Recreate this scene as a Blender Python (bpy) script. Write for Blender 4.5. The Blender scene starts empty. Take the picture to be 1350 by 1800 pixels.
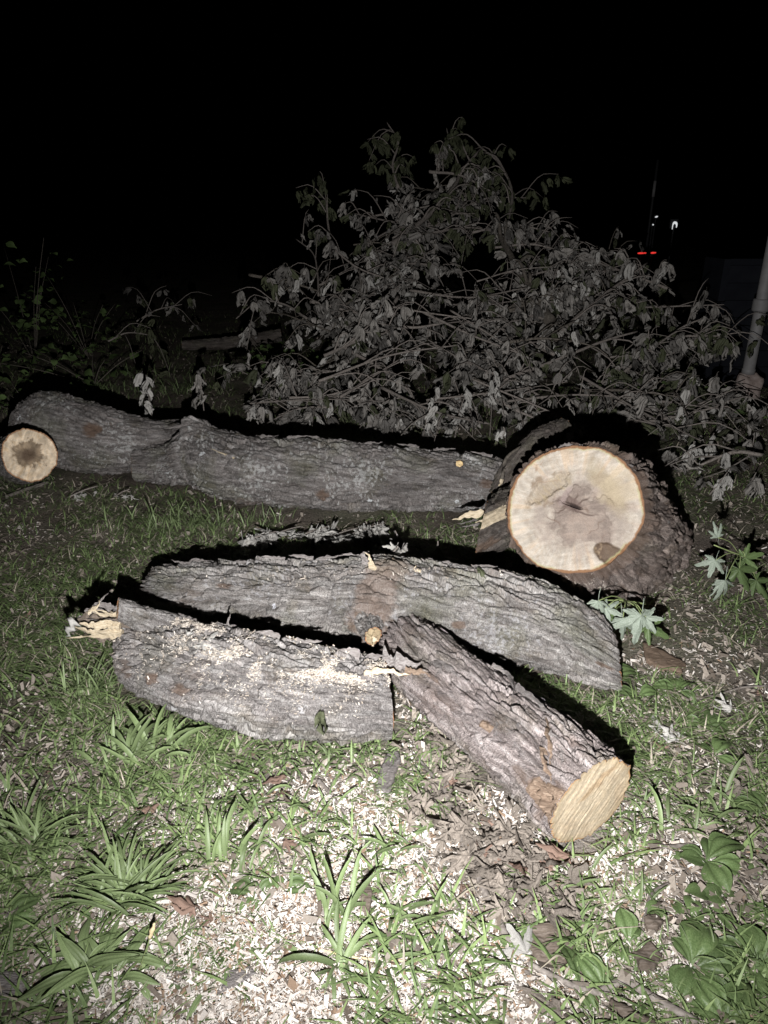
import bpy, math, random
import numpy as np
from mathutils import Vector, Matrix, Euler

random.seed(7)
RNG = np.random.default_rng(7)
SC = bpy.context.scene
COL = SC.collection
PI = math.pi

# ------------------------------------------------------------------ camera
PITCH = math.radians(22.4)
CAMZ = 1.5
FPX = 1262.0                       # focal length in pixels of the 1350x1800 frame
cam_d = bpy.data.cameras.new('camera')
cam = bpy.data.objects.new('camera', cam_d); COL.objects.link(cam)
cam.location = (0, 0, CAMZ)
cam.rotation_euler = (PI / 2 - PITCH, 0, 0)
cam_d.sensor_fit = 'VERTICAL'; cam_d.sensor_height = 36.0
cam_d.lens = FPX / 1800 * 36.0
cam_d.clip_start = 0.05; cam_d.clip_end = 600
SC.camera = cam
SC.render.resolution_x = 768; SC.render.resolution_y = 1024

# ------------------------------------------------------------------ night sky
w = bpy.data.worlds.new('World'); SC.world = w; w.use_nodes = True
nt = w.node_tree; nt.nodes.clear()
sky = nt.nodes.new('ShaderNodeTexSky'); sky.sky_type = 'NISHITA'; sky.sun_disc = False
sky.sun_elevation = math.radians(-5); sky.sun_rotation = math.radians(180)
bg = nt.nodes.new('ShaderNodeBackground'); bg.inputs['Strength'].default_value = 0.010
wo = nt.nodes.new('ShaderNodeOutputWorld')
nt.links.new(sky.outputs[0], bg.inputs[0]); nt.links.new(bg.outputs[0], wo.inputs[0])

# ------------------------------------------------------------------ the photographer's hand torch: the only light of the photograph
ld = bpy.data.lights.new('hand_torch', 'SPOT')
ld.energy = 720; ld.spot_size = math.radians(119); ld.spot_blend = 1.0
ld.shadow_soft_size = 0.012; ld.color = (1.0, 0.985, 0.975)
lamp = bpy.data.objects.new('hand_torch', ld); COL.objects.link(lamp)
lamp.location = (-0.04, 0.0, 1.19)
lamp.rotation_euler = (Vector((0.20, 3.0, 0.92)) - lamp.location).to_track_quat('-Z', 'Y').to_euler()

SC.view_settings.view_transform = 'Standard'; SC.view_settings.look = 'None'
SC.view_settings.exposure = 0.0; SC.view_settings.gamma = 1.0
SC.view_settings.use_curve_mapping = False
SC.render.engine = 'CYCLES'
SC.cycles.max_bounces = 4; SC.cycles.use_denoising = True

# ------------------------------------------------------------------ pixel of the photograph -> point of the place
CP, SP = math.cos(PITCH), math.sin(PITCH)
def ray(px, py):
    u = (px - 675) / FPX; v = (900 - py) / FPX
    return np.array([u, CP + v * SP, -SP + v * CP])
def at(px, py, z=0.0):
    d = ray(px, py); t = (z - CAMZ) / d[2]
    return np.array([0, 0, CAMZ]) + d * t
def aty(px, py, y):
    d = ray(px, py); return np.array([0, 0, CAMZ]) + d * (y / d[1])
def sec(px, yt, yb, lift=0.0):
    """round section lying on the ground whose outline spans yt..yb in column px -> (x, y, z, r)"""
    a = PITCH + math.atan((yt - 900) / FPX); b = PITCH + math.atan((yb - 900) / FPX)
    c, h = (a + b) / 2, (b - a) / 2
    s = (CAMZ - lift) / (math.sin(c) + math.sin(h)); r = s * math.sin(h)
    y = s * math.cos(c); z = CAMZ - s * math.sin(c)
    dep = y * CP - (z - CAMZ) * SP
    return ((px - 675) / FPX * dep, y, z, r)
def project(P):
    P = np.asarray(P, float)
    x, y, z = P[..., 0], P[..., 1], P[..., 2] - CAMZ
    dep = y * CP - z * SP; v = y * SP + z * CP
    return 675 + FPX * x / dep, 900 - FPX * v / dep

# ------------------------------------------------------------------ noise
def _h(ix, iy, iz, seed):
    n = (ix.astype(np.int64) * 374761393 + iy.astype(np.int64) * 668265263 + iz.astype(np.int64) * 2147483647 + seed * 974634777) & 0xffffffff
    n = ((n ^ (n >> 13)) * 1274126177) & 0xffffffff
    n = ((n ^ (n >> 16)) * 2246822519) & 0xffffffff
    return ((n ^ (n >> 15)) & 0xffffff) / float(0xffffff)
def vnoise(x, y, z, seed=0):
    x = np.asarray(x, float); y = np.asarray(y, float) + 0 * x; z = np.asarray(z, float) + 0 * x
    ix, iy, iz = np.floor(x), np.floor(y), np.floor(z)
    fx, fy, fz = x - ix, y - iy, z - iz
    fx, fy, fz = [q * q * q * (q * (q * 6 - 15) + 10) for q in (fx, fy, fz)]
    r = 0
    for a in (0, 1):
        for b in (0, 1):
            for c in (0, 1):
                r = r + _h(ix + a, iy + b, iz + c, seed) * (fx if a else 1 - fx) * (fy if b else 1 - fy) * (fz if c else 1 - fz)
    return r * 2 - 1
def fbm(x, y, z, octv=4, seed=0, gain=0.5):
    s, a, t = 0, 1, 0
    for o in range(octv):
        k = 2.03 ** o
        s = s + a * vnoise(np.asarray(x) * k, np.asarray(y) * k, np.asarray(z) * k, seed + o * 17); t += a; a *= gain
    return s / t
def voro(u, v, pu, seed=0, jit=0.9):
    """cellular noise, periodic in u with pu cells; F1, F2 and a random number per cell"""
    iu, iv = np.floor(u), np.floor(v)
    f1 = np.full(u.shape, 9.0); f2 = np.full(u.shape, 9.0); cid = np.zeros(u.shape); oy = np.zeros(u.shape)
    for a in (-1, 0, 1):
        for b in (-1, 0, 1):
            cu, cv = iu + a, iv + b
            wu = np.mod(cu, pu)
            jx = _h(wu, cv, wu * 0 + 1, seed); jy = _h(wu, cv, wu * 0 + 2, seed)
            dx = cu + 0.5 + (jx - 0.5) * jit - u; dy = cv + 0.5 + (jy - 0.5) * jit - v
            d = np.sqrt(dx * dx + dy * dy); rr = _h(wu, cv, wu * 0 + 3, seed)
            m = d < f1
            f2 = np.where(m, f1, np.minimum(f2, d)); cid = np.where(m, rr, cid); oy = np.where(m, dy, oy); f1 = np.where(m, d, f1)
    return f1, f2, cid, oy
def sstep(a, b, x):
    t = np.clip((x - a) / (b - a), 0, 1); return t * t * (3 - 2 * t)

# ------------------------------------------------------------------ meshes and objects
def mesh_np(name, V, F, smooth=True, attrs=None, vecattrs=None):
    """V (n,3); F (m,3) or (m,4) int array, or a list of such arrays"""
    me = bpy.data.meshes.new(name)
    V = np.asarray(V, np.float32)
    Fs = F if isinstance(F, list) else [F]
    Fs = [np.asarray(f, np.int32) for f in Fs if len(f)]
    loops = np.concatenate([f.ravel() for f in Fs])
    tot = np.concatenate([np.full(len(f), f.shape[1], np.int32) for f in Fs])
    start = np.concatenate([[0], np.cumsum(tot)[:-1]]).astype(np.int32)
    me.vertices.add(len(V)); me.vertices.foreach_set('co', V.ravel())
    me.loops.add(len(loops)); me.loops.foreach_set('vertex_index', loops)
    me.polygons.add(len(tot)); me.polygons.foreach_set('loop_start', start); me.polygons.foreach_set('loop_total', tot)
    me.polygons.foreach_set('use_smooth', np.full(len(tot), smooth, bool))
    me.update(calc_edges=True)
    for k, a in (attrs or {}).items():
        at_ = me.attributes.new(k, 'FLOAT', 'POINT'); at_.data.foreach_set('value', np.asarray(a, np.float32).ravel())
    for k, a in (vecattrs or {}).items():
        at_ = me.attributes.new(k, 'FLOAT_VECTOR', 'POINT'); at_.data.foreach_set('vector', np.asarray(a, np.float32).ravel())
    return me
def obj(name, me, mat, parent=None, loc=None, rot=None, scale=None):
    o = bpy.data.objects.new(name, me); COL.objects.link(o)
    if mat is not None and len(me.materials) == 0: me.materials.append(mat)
    if parent is not None: o.parent = parent
    if loc is not None: o.location = tuple(loc)
    if rot is not None: o.rotation_euler = tuple(rot)
    if scale is not None: o.scale = (scale,) * 3 if np.isscalar(scale) else tuple(scale)
    return o
def thing(name, label, cat, loc=(0, 0, 0), group=None):
    o = bpy.data.objects.new(name, None); COL.objects.link(o); o.location = tuple(loc); o.empty_display_size = 0.1
    o['label'] = label; o['category'] = cat
    if group: o['group'] = group
    return o
def tag(o, label, cat, group=None):
    o['label'] = label; o['category'] = cat
    if group: o['group'] = group
    return o
def kind(o, k): o['kind'] = k; return o
def grid_faces(nr, nc, wrap=True, flip=False):
    i, j = np.meshgrid(np.arange(nr - 1), np.arange(nc if wrap else nc - 1), indexing='ij')
    a = i * nc + j; b = i * nc + (j + 1) % nc; c = (i + 1) * nc + (j + 1) % nc; d = (i + 1) * nc + j
    f = np.stack([a, b, c, d], -1).reshape(-1, 4)
    return f[:, ::-1] if flip else f
def catmull(P, n):
    P = np.asarray(P, float)
    Q = np.vstack([2 * P[0] - P[1], P, 2 * P[-1] - P[-2]])
    seg = np.linalg.norm(np.diff(P[:, :3], axis=0), axis=1); L = np.concatenate([[0], np.cumsum(seg)])
    s = np.linspace(0, L[-1], n); out = []
    for x in s:
        i = min(np.searchsorted(L, x, 'right') - 1, len(P) - 2); t = (x - L[i]) / max(seg[i], 1e-9)
        p0, p1, p2, p3 = Q[i], Q[i + 1], Q[i + 2], Q[i + 3]
        out.append(0.5 * (2 * p1 + (p2 - p0) * t + (2 * p0 - 5 * p1 + 4 * p2 - p3) * t * t + (3 * p1 - p0 - 3 * p2 + p3) * t ** 3))
    return np.array(out), s
def tube(P, R, ns=6, n=None, wob=0.0, seed=0, close=True):
    P = np.asarray(P, float); R = np.asarray(R, float)
    if n:
        C, _ = catmull(np.column_stack([P, R]), n); P, R = C[:, :3], C[:, 3]
    T = np.gradient(P, axis=0); T /= np.linalg.norm(T, axis=1)[:, None] + 1e-12
    ref = np.array([0.13, 0.31, 0.94]); A = np.cross(T, ref); A /= np.linalg.norm(A, axis=1)[:, None] + 1e-12
    B = np.cross(T, A)
    ph = np.linspace(0, 2 * PI, ns, endpoint=False)
    rr = R[:, None] * (1 + wob * vnoise(np.cos(ph)[None] * 1.5 + 0 * P[:, :1], np.sin(ph)[None] * 1.5, np.arange(len(P))[:, None] * 0.9, seed))
    V = P[:, None] + rr[..., None] * (np.cos(ph)[None, :, None] * A[:, None] + np.sin(ph)[None, :, None] * B[:, None])
    V = V.reshape(-1, 3); F = [grid_faces(len(P), ns)]
    if close:
        k = len(V); V = np.vstack([V, P[:1], P[-1:]]); j = np.arange(ns); e = (len(P) - 1) * ns
        F.append(np.stack([np.full(ns, k), (j + 1) % ns, j], -1)); F.append(np.stack([np.full(ns, k + 1), e + j, e + (j + 1) % ns], -1))
    return V, F
def join(parts):
    Vs, F3, F4, k = [], [], [], 0
    for V, F in parts:
        for f in (F if isinstance(F, list) else [F]):
            (F3 if f.shape[1] == 3 else F4).append(f + k)
        Vs.append(V); k += len(V)
    return np.vstack(Vs), [np.vstack(x) for x in (F3, F4) if x]
def grid_normals(G, wrap=True):
    du = (np.roll(G, -1, 1) - np.roll(G, 1, 1)) if wrap else np.gradient(G, axis=1)
    dv = np.gradient(G, axis=0)
    N = np.cross(du, dv); N /= np.linalg.norm(N, axis=-1)[..., None] + 1e-12
    return N

# ------------------------------------------------------------------ materials
def new_mat(name, rough=0.85, spec=0.2):
    m = bpy.data.materials.new(name); m.use_nodes = True
    b = m.node_tree.nodes['Principled BSDF']
    b.inputs['Roughness'].default_value = rough; b.inputs['Specular IOR Level'].default_value = spec
    return m, m.node_tree, b
def N(t, typ, **kw):
    n = t.nodes.new(typ)
    for k, v in kw.items():
        if k.startswith('_'): setattr(n, k[1:], v)
        else: n.inputs[k].default_value = v
    return n
def ramp(t, fac, stops, interp='LINEAR'):
    r = t.nodes.new('ShaderNodeValToRGB'); r.color_ramp.interpolation = interp
    el = r.color_ramp.elements
    while len(el) < len(stops): el.new(0.5)
    for e, (p, c) in zip(el, stops):
        e.position = p; e.color = (*c, 1) if len(c) == 3 else c
    t.links.new(fac, r.inputs[0]); return r.outputs[0]
def mixc(t, fac, a, b):
    n = t.nodes.new('ShaderNodeMix'); n.data_type = 'RGBA'
    for s, x in ((0, fac), (6, a), (7, b)):
        if isinstance(x, (int, float)): n.inputs[s].default_value = x
        elif isinstance(x, tuple): n.inputs[s].default_value = (*x, 1)
        else: t.links.new(x, n.inputs[s])
    return n.outputs[2]
def bump(t, b, height, strength, dist):
    n = N(t, 'ShaderNodeBump', Strength=strength, Distance=dist)
    t.links.new(height, n.inputs['Height']); t.links.new(n.outputs[0], b.inputs['Normal'])

def bark_material(name, c_a, c_b, c_c, lichen=0.5, lichen_col=(0.62, 0.63, 0.62), moss=(0.13, 0.15, 0.085), mossy=0.4):
    """weathered bark: colours wander over the surface along the grain; plates vary one by one"""
    m, t, b = new_mat(name, 0.92, 0.15); L = t.links
    uv = N(t, 'ShaderNodeAttribute', _attribute_name='barkuv')
    pl = N(t, 'ShaderNodeAttribute', _attribute_name='plate')
    st = N(t, 'ShaderNodeAttribute', _attribute_name='stain')
    mp = N(t, 'ShaderNodeMapping'); mp.inputs['Scale'].default_value = (62, 9, 30)
    L.new(uv.outputs['Vector'], mp.inputs[0])
    n1 = N(t, 'ShaderNodeTexNoise', Scale=1.0, Detail=6.0, Roughness=0.65); L.new(mp.outputs[0], n1.inputs['Vector'])
    n2 = N(t, 'ShaderNodeTexNoise', Scale=4.5, Detail=5.0, Roughness=0.6); L.new(uv.outputs['Vector'], n2.inputs['Vector'])
    n3 = N(t, 'ShaderNodeTexNoise', Scale=260.0, Detail=3.0, Roughness=0.7); L.new(uv.outputs['Vector'], n3.inputs['Vector'])
    base = ramp(t, n1.outputs['Fac'], [(0.30, c_b), (0.52, c_a), (0.72, c_c)])
    k = ramp(t, n2.outputs['Fac'], [(0.50, (0, 0, 0)), (0.68, (1, 1, 1))])
    mul = N(t, 'ShaderNodeMath', _operation='MULTIPLY'); L.new(k, mul.inputs[0]); mul.inputs[1].default_value = mossy
    base = mixc(t, mul.outputs[0], base, moss)
    n5 = N(t, 'ShaderNodeTexNoise', Scale=9.0, Detail=4.0, Roughness=0.65); L.new(uv.outputs['Vector'], n5.inputs['Vector'])
    k5 = ramp(t, n5.outputs['Fac'], [(0.52, (0, 0, 0)), (0.66, (0.36, 0.36, 0.36))])
    base = mixc(t, k5, base, (c_b[0] * 1.05, c_b[1] * 0.86, c_b[2] * 0.74))
    # plate by plate tone
    hs = N(t, 'ShaderNodeHueSaturation'); L.new(base, hs.inputs['Color'])
    mr = N(t, 'ShaderNodeMapRange'); mr.inputs['To Min'].default_value = 0.55; mr.inputs['To Max'].default_value = 1.45
    L.new(pl.outputs['Fac'], mr.inputs[0]); L.new(mr.outputs[0], hs.inputs['Value'])
    base = hs.outputs[0]
    g = ramp(t, n3.outputs['Fac'], [(0.33, (0.5, 0.5, 0.5)), (0.67, (1.6, 1.6, 1.6))])
    mg = t.nodes.new('ShaderNodeMix'); mg.data_type = 'RGBA'; mg.blend_type = 'MULTIPLY'; mg.inputs[0].default_value = 1.0
    L.new(base, mg.inputs[6]); L.new(g, mg.inputs[7]); base = mg.outputs[2]
    # lichen: fine speckle in wandering colonies, and a few larger pale rosettes
    nl = N(t, 'ShaderNodeTexNoise', Scale=62.0, Detail=4.0, Roughness=0.6); L.new(uv.outputs['Vector'], nl.inputs['Vector'])
    nm = N(t, 'ShaderNodeTexNoise', Scale=5.0, Detail=2.0); 
    mp2 = N(t, 'ShaderNodeMapping'); mp2.inputs['Location'].default_value = (3.1, 7.7, 1.2); L.new(uv.outputs['Vector'], mp2.inputs[0]); L.new(mp2.outputs[0], nm.inputs['Vector'])
    ad = N(t, 'ShaderNodeMath', _operation='MULTIPLY_ADD'); L.new(nm.outputs['Fac'], ad.inputs[0]); ad.inputs[1].default_value = 0.55; L.new(nl.outputs['Fac'], ad.inputs[2])
    lf = ramp(t, ad.outputs[0], [(0.90 - 0.05 * lichen, (0, 0, 0)), (0.985 - 0.05 * lichen, (1, 1, 1))])
    ml = N(t, 'ShaderNodeMath', _operation='MULTIPLY'); L.new(lf, ml.inputs[0]); ml.inputs[1].default_value = 0.45 * min(1, lichen * 1.5)
    base = mixc(t, ml.outputs[0], base, lichen_col)
    vo = N(t, 'ShaderNodeTexVoronoi', Scale=8.5); L.new(uv.outputs['Vector'], vo.inputs['Vector'])
    nw = N(t, 'ShaderNodeTexNoise', Scale=70.0, Detail=3.0); L.new(uv.outputs['Vector'], nw.inputs['Vector'])
    wv = N(t, 'ShaderNodeMath', _operation='MULTIPLY_ADD'); L.new(nw.outputs['Fac'], wv.inputs[0]); wv.inputs[1].default_value = 0.34; L.new(vo.outputs['Distance'], wv.inputs[2])
    blot = ramp(t, wv.outputs[0], [(0.262, (1, 1, 1)), (0.285, (0, 0, 0))])
    sepc = t.nodes.new('ShaderNodeSeparateColor'); L.new(vo.outputs['Color'], sepc.inputs[0])
    some = N(t, 'ShaderNodeMath', _operation='GREATER_THAN'); L.new(sepc.outputs[0], some.inputs[0]); some.inputs[1].default_value = 0.42
    mb = N(t, 'ShaderNodeMath', _operation='MULTIPLY'); L.new(blot, mb.inputs[0]); L.new(some.outputs[0], mb.inputs[1])
    mb2 = N(t, 'ShaderNodeMath', _operation='MULTIPLY'); L.new(mb.outputs[0], mb2.inputs[0]); mb2.inputs[1].default_value = min(1, lichen * 1.6)
    base = mixc(t, mb2.outputs[0], base, (lichen_col[0] * 1.05, lichen_col[1] * 1.06, lichen_col[2] * 1.1))
    # torn places: bare reddish inner bark
    base = mixc(t, st.outputs['Fac'], base, (0.155, 0.105, 0.078))
    L.new(base, b.inputs['Base Color'])
    hb = N(t, 'ShaderNodeMath', _operation='ADD'); L.new(n1.outputs['Fac'], hb.inputs[0]); L.new(n3.outputs['Fac'], hb.inputs[1])
    bump(t, b, hb.outputs[0], 1.0, 0.011)
    return m

M = {}
M['bark_far'] = bark_material('bark_far', (0.19, 0.175, 0.168), (0.09, 0.079, 0.074), (0.31, 0.295, 0.29), 0.75)
M['bark_mid'] = bark_material('bark_mid', (0.235, 0.22, 0.21), (0.11, 0.096, 0.088), (0.39, 0.375, 0.362), 0.5, (0.55, 0.55, 0.58), mossy=0.5)
M['bark_left'] = bark_material('bark_left', (0.215, 0.20, 0.194), (0.10, 0.088, 0.083), (0.36, 0.345, 0.336), 0.5, (0.52, 0.51, 0.50), mossy=0.25)
M['bark_right'] = bark_material('bark_right', (0.24, 0.208, 0.20), (0.11, 0.089, 0.083), (0.37, 0.336, 0.328), 0.2, (0.36, 0.38, 0.40), mossy=0.3)
M['bark_trunk'] = bark_material('bark_trunk', (0.20, 0.165, 0.148), (0.10, 0.076, 0.066), (0.32, 0.275, 0.252), 0.1, mossy=0.2)
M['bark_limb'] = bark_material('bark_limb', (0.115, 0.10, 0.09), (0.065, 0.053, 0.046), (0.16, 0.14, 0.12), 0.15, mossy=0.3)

def colattr_material(name, rough, bump_s=0.4, bump_scale=400.0, spec=0.2, var=0.0, trans=0.0):
    m, t, b = new_mat(name, rough, spec); L = t.links
    a = N(t, 'ShaderNodeAttribute', _attribute_name='tint')
    c = a.outputs['Color']
    n = N(t, 'ShaderNodeTexNoise', Scale=bump_scale, Detail=4.0); tc = N(t, 'ShaderNodeTexCoord'); L.new(tc.outputs['Object'], n.inputs['Vector'])
    g = ramp(t, n.outputs['Fac'], [(0.3, (0.82,) * 3), (0.7, (1.15,) * 3)])
    mg = t.nodes.new('ShaderNodeMix'); mg.data_type = 'RGBA'; mg.blend_type = 'MULTIPLY'; mg.inputs[0].default_value = 1.0
    L.new(c, mg.inputs[6]); L.new(g, mg.inputs[7]); c = mg.outputs[2]
    L.new(c, b.inputs['Base Color'])
    if bump_s: bump(t, b, n.outputs['Fac'], bump_s, 0.002)
    return m
M['wood'] = colattr_material('sawn_wood', 0.75, 0.35, 300.0)
M['chips'] = colattr_material('wood_chips', 0.8, 0.0, 500.0)
M['blades'] = colattr_material('grass_blades', 0.55, 0.0, 150.0, 0.3)
M['litter'] = colattr_material('dry_litter', 0.85, 0.3, 200.0)

def simple_mat(name, cols, scale=40.0, rough=0.8, spec=0.2, rnd=0.5, bump_s=0.3, coord='Object', stretch=(1, 1, 1), dist=0.003):
    """mottled colour; every object of a kind gets its own tone"""
    m, t, b = new_mat(name, rough, spec); L = t.links
    tc = N(t, 'ShaderNodeTexCoord'); oi = N(t, 'ShaderNodeObjectInfo')
    mp = N(t, 'ShaderNodeMapping'); mp.inputs['Scale'].default_value = stretch; L.new(tc.outputs[coord], mp.inputs[0])
    n = N(t, 'ShaderNodeTexNoise', Scale=scale, Detail=5.0, Roughness=0.6); L.new(mp.outputs[0], n.inputs['Vector'])
    c = ramp(t, n.outputs['Fac'], [(0.3 + 0.4 * i / max(1, len(cols) - 1), x) for i, x in enumerate(cols)])
    hs = N(t, 'ShaderNodeHueSaturation'); L.new(c, hs.inputs['Color'])
    mr = N(t, 'ShaderNodeMapRange'); mr.inputs['To Min'].default_value = 1 - rnd; mr.inputs['To Max'].default_value = 1 + rnd
    L.new(oi.outputs['Random'], mr.inputs[0]); L.new(mr.outputs[0], hs.inputs['Value'])
    L.new(hs.outputs[0], b.inputs['Base Color'])
    if bump_s: bump(t, b, n.outputs['Fac'], bump_s, dist)
    return m
M['leaf_wilted'] = simple_mat('leaf_wilted', [(0.06, 0.054, 0.047), (0.15, 0.14, 0.128), (0.27, 0.257, 0.24)], 38, 0.6, 0.3, 0.65)
M['leaf_wilted_pale'] = simple_mat('leaf_wilted_pale', [(0.19, 0.178, 0.162), (0.33, 0.32, 0.30), (0.45, 0.44, 0.42)], 45, 0.75, 0.2, 0.2)
M['leaf_olive'] = simple_mat('leaf_olive', [(0.026, 0.032, 0.016), (0.05, 0.056, 0.03), (0.085, 0.088, 0.058)], 40, 0.7, 0.2, 0.35)
M['leaf_silver'] = simple_mat('leaf_silver', [(0.14, 0.17, 0.13), (0.21, 0.245, 0.20), (0.29, 0.325, 0.28)], 30, 0.6, 0.25, 0.12)
M['leaf_green'] = simple_mat('leaf_green', [(0.050, 0.080, 0.028), (0.080, 0.120, 0.045), (0.125, 0.165, 0.075)], 30, 0.45, 0.35, 0.3)
M['leaf_dim'] = simple_mat('leaf_dim', [(0.045, 0.075, 0.022), (0.075, 0.115, 0.04), (0.11, 0.155, 0.06)], 30, 0.6, 0.2, 0.4)
M['leaf_grass'] = simple_mat('leaf_grass', [(0.085, 0.125, 0.05), (0.135, 0.18, 0.08), (0.20, 0.245, 0.125)], 25, 0.45, 0.35, 0.32, 0.2, stretch=(6, 1, 6))
M['leaf_dead'] = simple_mat('leaf_dead', [(0.09, 0.076, 0.064), (0.18, 0.155, 0.132), (0.28, 0.247, 0.216)], 45, 0.85, 0.12, 0.3)
M['leaf_russet'] = simple_mat('leaf_russet', [(0.12, 0.078, 0.06), (0.18, 0.12, 0.095), (0.24, 0.175, 0.14)], 60, 0.85, 0.12, 0.25)
M['twig'] = simple_mat('twig_bark', [(0.10, 0.085, 0.075), (0.17, 0.15, 0.135), (0.25, 0.225, 0.205)], 90, 0.85, 0.15, 0.25, 0.5)
M['twig_dark'] = simple_mat('twig_dark', [(0.055, 0.048, 0.04), (0.095, 0.083, 0.07), (0.15, 0.135, 0.115)], 60, 0.85, 0.15, 0.25, 0.5)
M['stalk_green'] = simple_mat('stalk_green', [(0.16, 0.21, 0.08), (0.24, 0.28, 0.13)], 60, 0.6, 0.3, 0.15)
M['straw'] = simple_mat('straw', [(0.42, 0.33, 0.19), (0.60, 0.50, 0.32)], 60, 0.7, 0.2, 0.15, stretch=(1, 8, 8))
M['split_wood'] = simple_mat('split_wood', [(0.30, 0.235, 0.155), (0.46, 0.385, 0.275), (0.60, 0.53, 0.42)], 30, 0.75, 0.2, 0.1, 0.6, stretch=(1, 12, 12))
M['rotten'] = simple_mat('rotten_bark', [(0.075, 0.058, 0.045), (0.12, 0.098, 0.08), (0.18, 0.15, 0.13)], 35, 0.95, 0.1, 0.15, 0.8, stretch=(1, 6, 6))
M['bark_piece'] = simple_mat('bark_piece', [(0.10, 0.088, 0.083), (0.18, 0.163, 0.157), (0.28, 0.262, 0.255)], 40, 0.9, 0.1, 0.15, 0.9, stretch=(1, 7, 7), dist=0.006)
M['inner_bark'] = simple_mat('inner_bark', [(0.085, 0.06, 0.045), (0.155, 0.112, 0.083), (0.24, 0.185, 0.142)], 30, 0.85, 0.1, 0.15, 0.6, stretch=(1, 8, 8))
M['pipe'] = simple_mat('painted_pipe', [(0.12, 0.117, 0.117), (0.17, 0.166, 0.166)], 12, 0.6, 0.3, 0.05, 0.1)
M['stone'] = simple_mat('stone', [(0.17, 0.13, 0.115), (0.26, 0.21, 0.19), (0.34, 0.29, 0.27)], 22, 0.9, 0.15, 0.1, 0.8, dist=0.01)
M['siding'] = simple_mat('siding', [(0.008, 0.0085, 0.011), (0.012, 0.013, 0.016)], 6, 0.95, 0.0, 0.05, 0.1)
M['black_plastic'] = simple_mat('black_plastic', [(0.015, 0.015, 0.016), (0.025, 0.025, 0.027)], 10, 0.6, 0.2, 0.05, 0.0)
def glow(name, col, s):
    m, t, b = new_mat(name, 0.4)
    b.inputs['Base Color'].default_value = (*col, 1); b.inputs['Emission Color'].default_value = (*col, 1); b.inputs['Emission Strength'].default_value = s
    return m
M['red_glow'] = glow('red_glow', (1.0, 0.05, 0.04), 0.8)
M['white_glow'] = glow('white_glow', (0.95, 0.98, 1.0), 0.6)
# soil
def soil_material():
    m, t, b = new_mat('soil', 0.95, 0.1); L = t.links
    tc = N(t, 'ShaderNodeTexCoord')
    def noise(s, d=5.0, r=0.6):
        n = N(t, 'ShaderNodeTexNoise', Scale=s, Detail=d, Roughness=r); L.new(tc.outputs['Object'], n.inputs['Vector']); return n.outputs['Fac']
    a = ramp(t, noise(2.2), [(0.35, (0.095, 0.081, 0.069)), (0.5, (0.15, 0.128, 0.110)), (0.65, (0.205, 0.178, 0.156))])
    f = ramp(t, noise(1.3, 3), [(0.45, (0, 0, 0)), (0.62, (0.7, 0.7, 0.7))])
    c = mixc(t, f, a, (0.105, 0.118, 0.072))
    g = ramp(t, noise(95, 6, 0.75), [(0.38, (0.45, 0.45, 0.45)), (0.62, (1.5, 1.45, 1.4))])
    mg = t.nodes.new('ShaderNodeMix'); mg.data_type = 'RGBA'; mg.blend_type = 'MULTIPLY'; mg.inputs[0].default_value = 1.0
    L.new(c, mg.inputs[6]); L.new(g, mg.inputs[7]); c = mg.outputs[2]
    da = N(t, 'ShaderNodeAttribute', _attribute_name='dust')
    sp = ramp(t, noise(230, 3, 0.7), [(0.40, (0, 0, 0)), (0.52, (1, 1, 1))])
    mu = N(t, 'ShaderNodeMath', _operation='MULTIPLY'); L.new(sp, mu.inputs[0]); L.new(da.outputs['Fac'], mu.inputs[1])
    c = mixc(t, mu.outputs[0], c, (0.50, 0.455, 0.415))
    L.new(c, b.inputs['Base Color'])
    bump(t, b, noise(70, 6, 0.7), 1.0, 0.02)
    return m
M['soil'] = soil_material()

# ================================================================== THE GROUND
def gz(x, y):
    x = np.asarray(x, float); y = np.asarray(y, float)
    near = np.exp(-np.maximum(0, np.hypot(x, y) - 9) / 6)
    h = 0.018 * fbm(x * 1.7, y * 1.7, 0, 3, 5) + 0.010 * fbm(x * 7, y * 7, 1.3, 3, 9)
    return h * near - 0.006
CHIP_BLOBS = [  # where the saw threw its chips: px, py, spread, amount
    (450, 1690, 190, 95, 1.0), (640, 1560, 110, 95, .75), (770, 1620, 100, 85, .75), (330, 1700, 110, 70, .75), (560, 1785, 260, 50, 1.0),
    (905, 1430, 60, 40, .62), (1095, 1480, 80, 50, .5), (985, 1520, 70, 50, .3), (722, 1265, 30, 48, .35), (745, 1330, 45, 42, .3), (450, 1480, 110, 45, .3),
    (330, 1480, 60, 50, .25), (520, 1400, 120, 35, .25), (800, 1740, 130, 50, .7), (1050, 1620, 100, 100, .25), (1150, 1660, 100, 120, .25), (150, 1750, 110, 50, .35),
    (60, 935, 34, 14, .16), (590, 902, 48, 13, .16), (960, 1022, 45, 9, .08), (1110, 1165, 30, 22, .10), (1200, 1250, 130, 160, .16), (120, 1560, 160, 140, .18),
    (420, 1330, 100, 28, .16), (950, 1780, 150, 40, .35), (660, 1450, 90, 60, .35)]
def chip_density(px, py):
    d = 0 * px
    for cx, cy, sx, sy, a in CHIP_BLOBS:
        area = math.sqrt(a)
        d = d + min(1.0, a * 1.4) * np.exp(-0.5 * ((px - cx) / sx) ** 2 - 0.5 * ((py - cy) / sy) ** 2)
    return np.clip(d, 0, 1)
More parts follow.
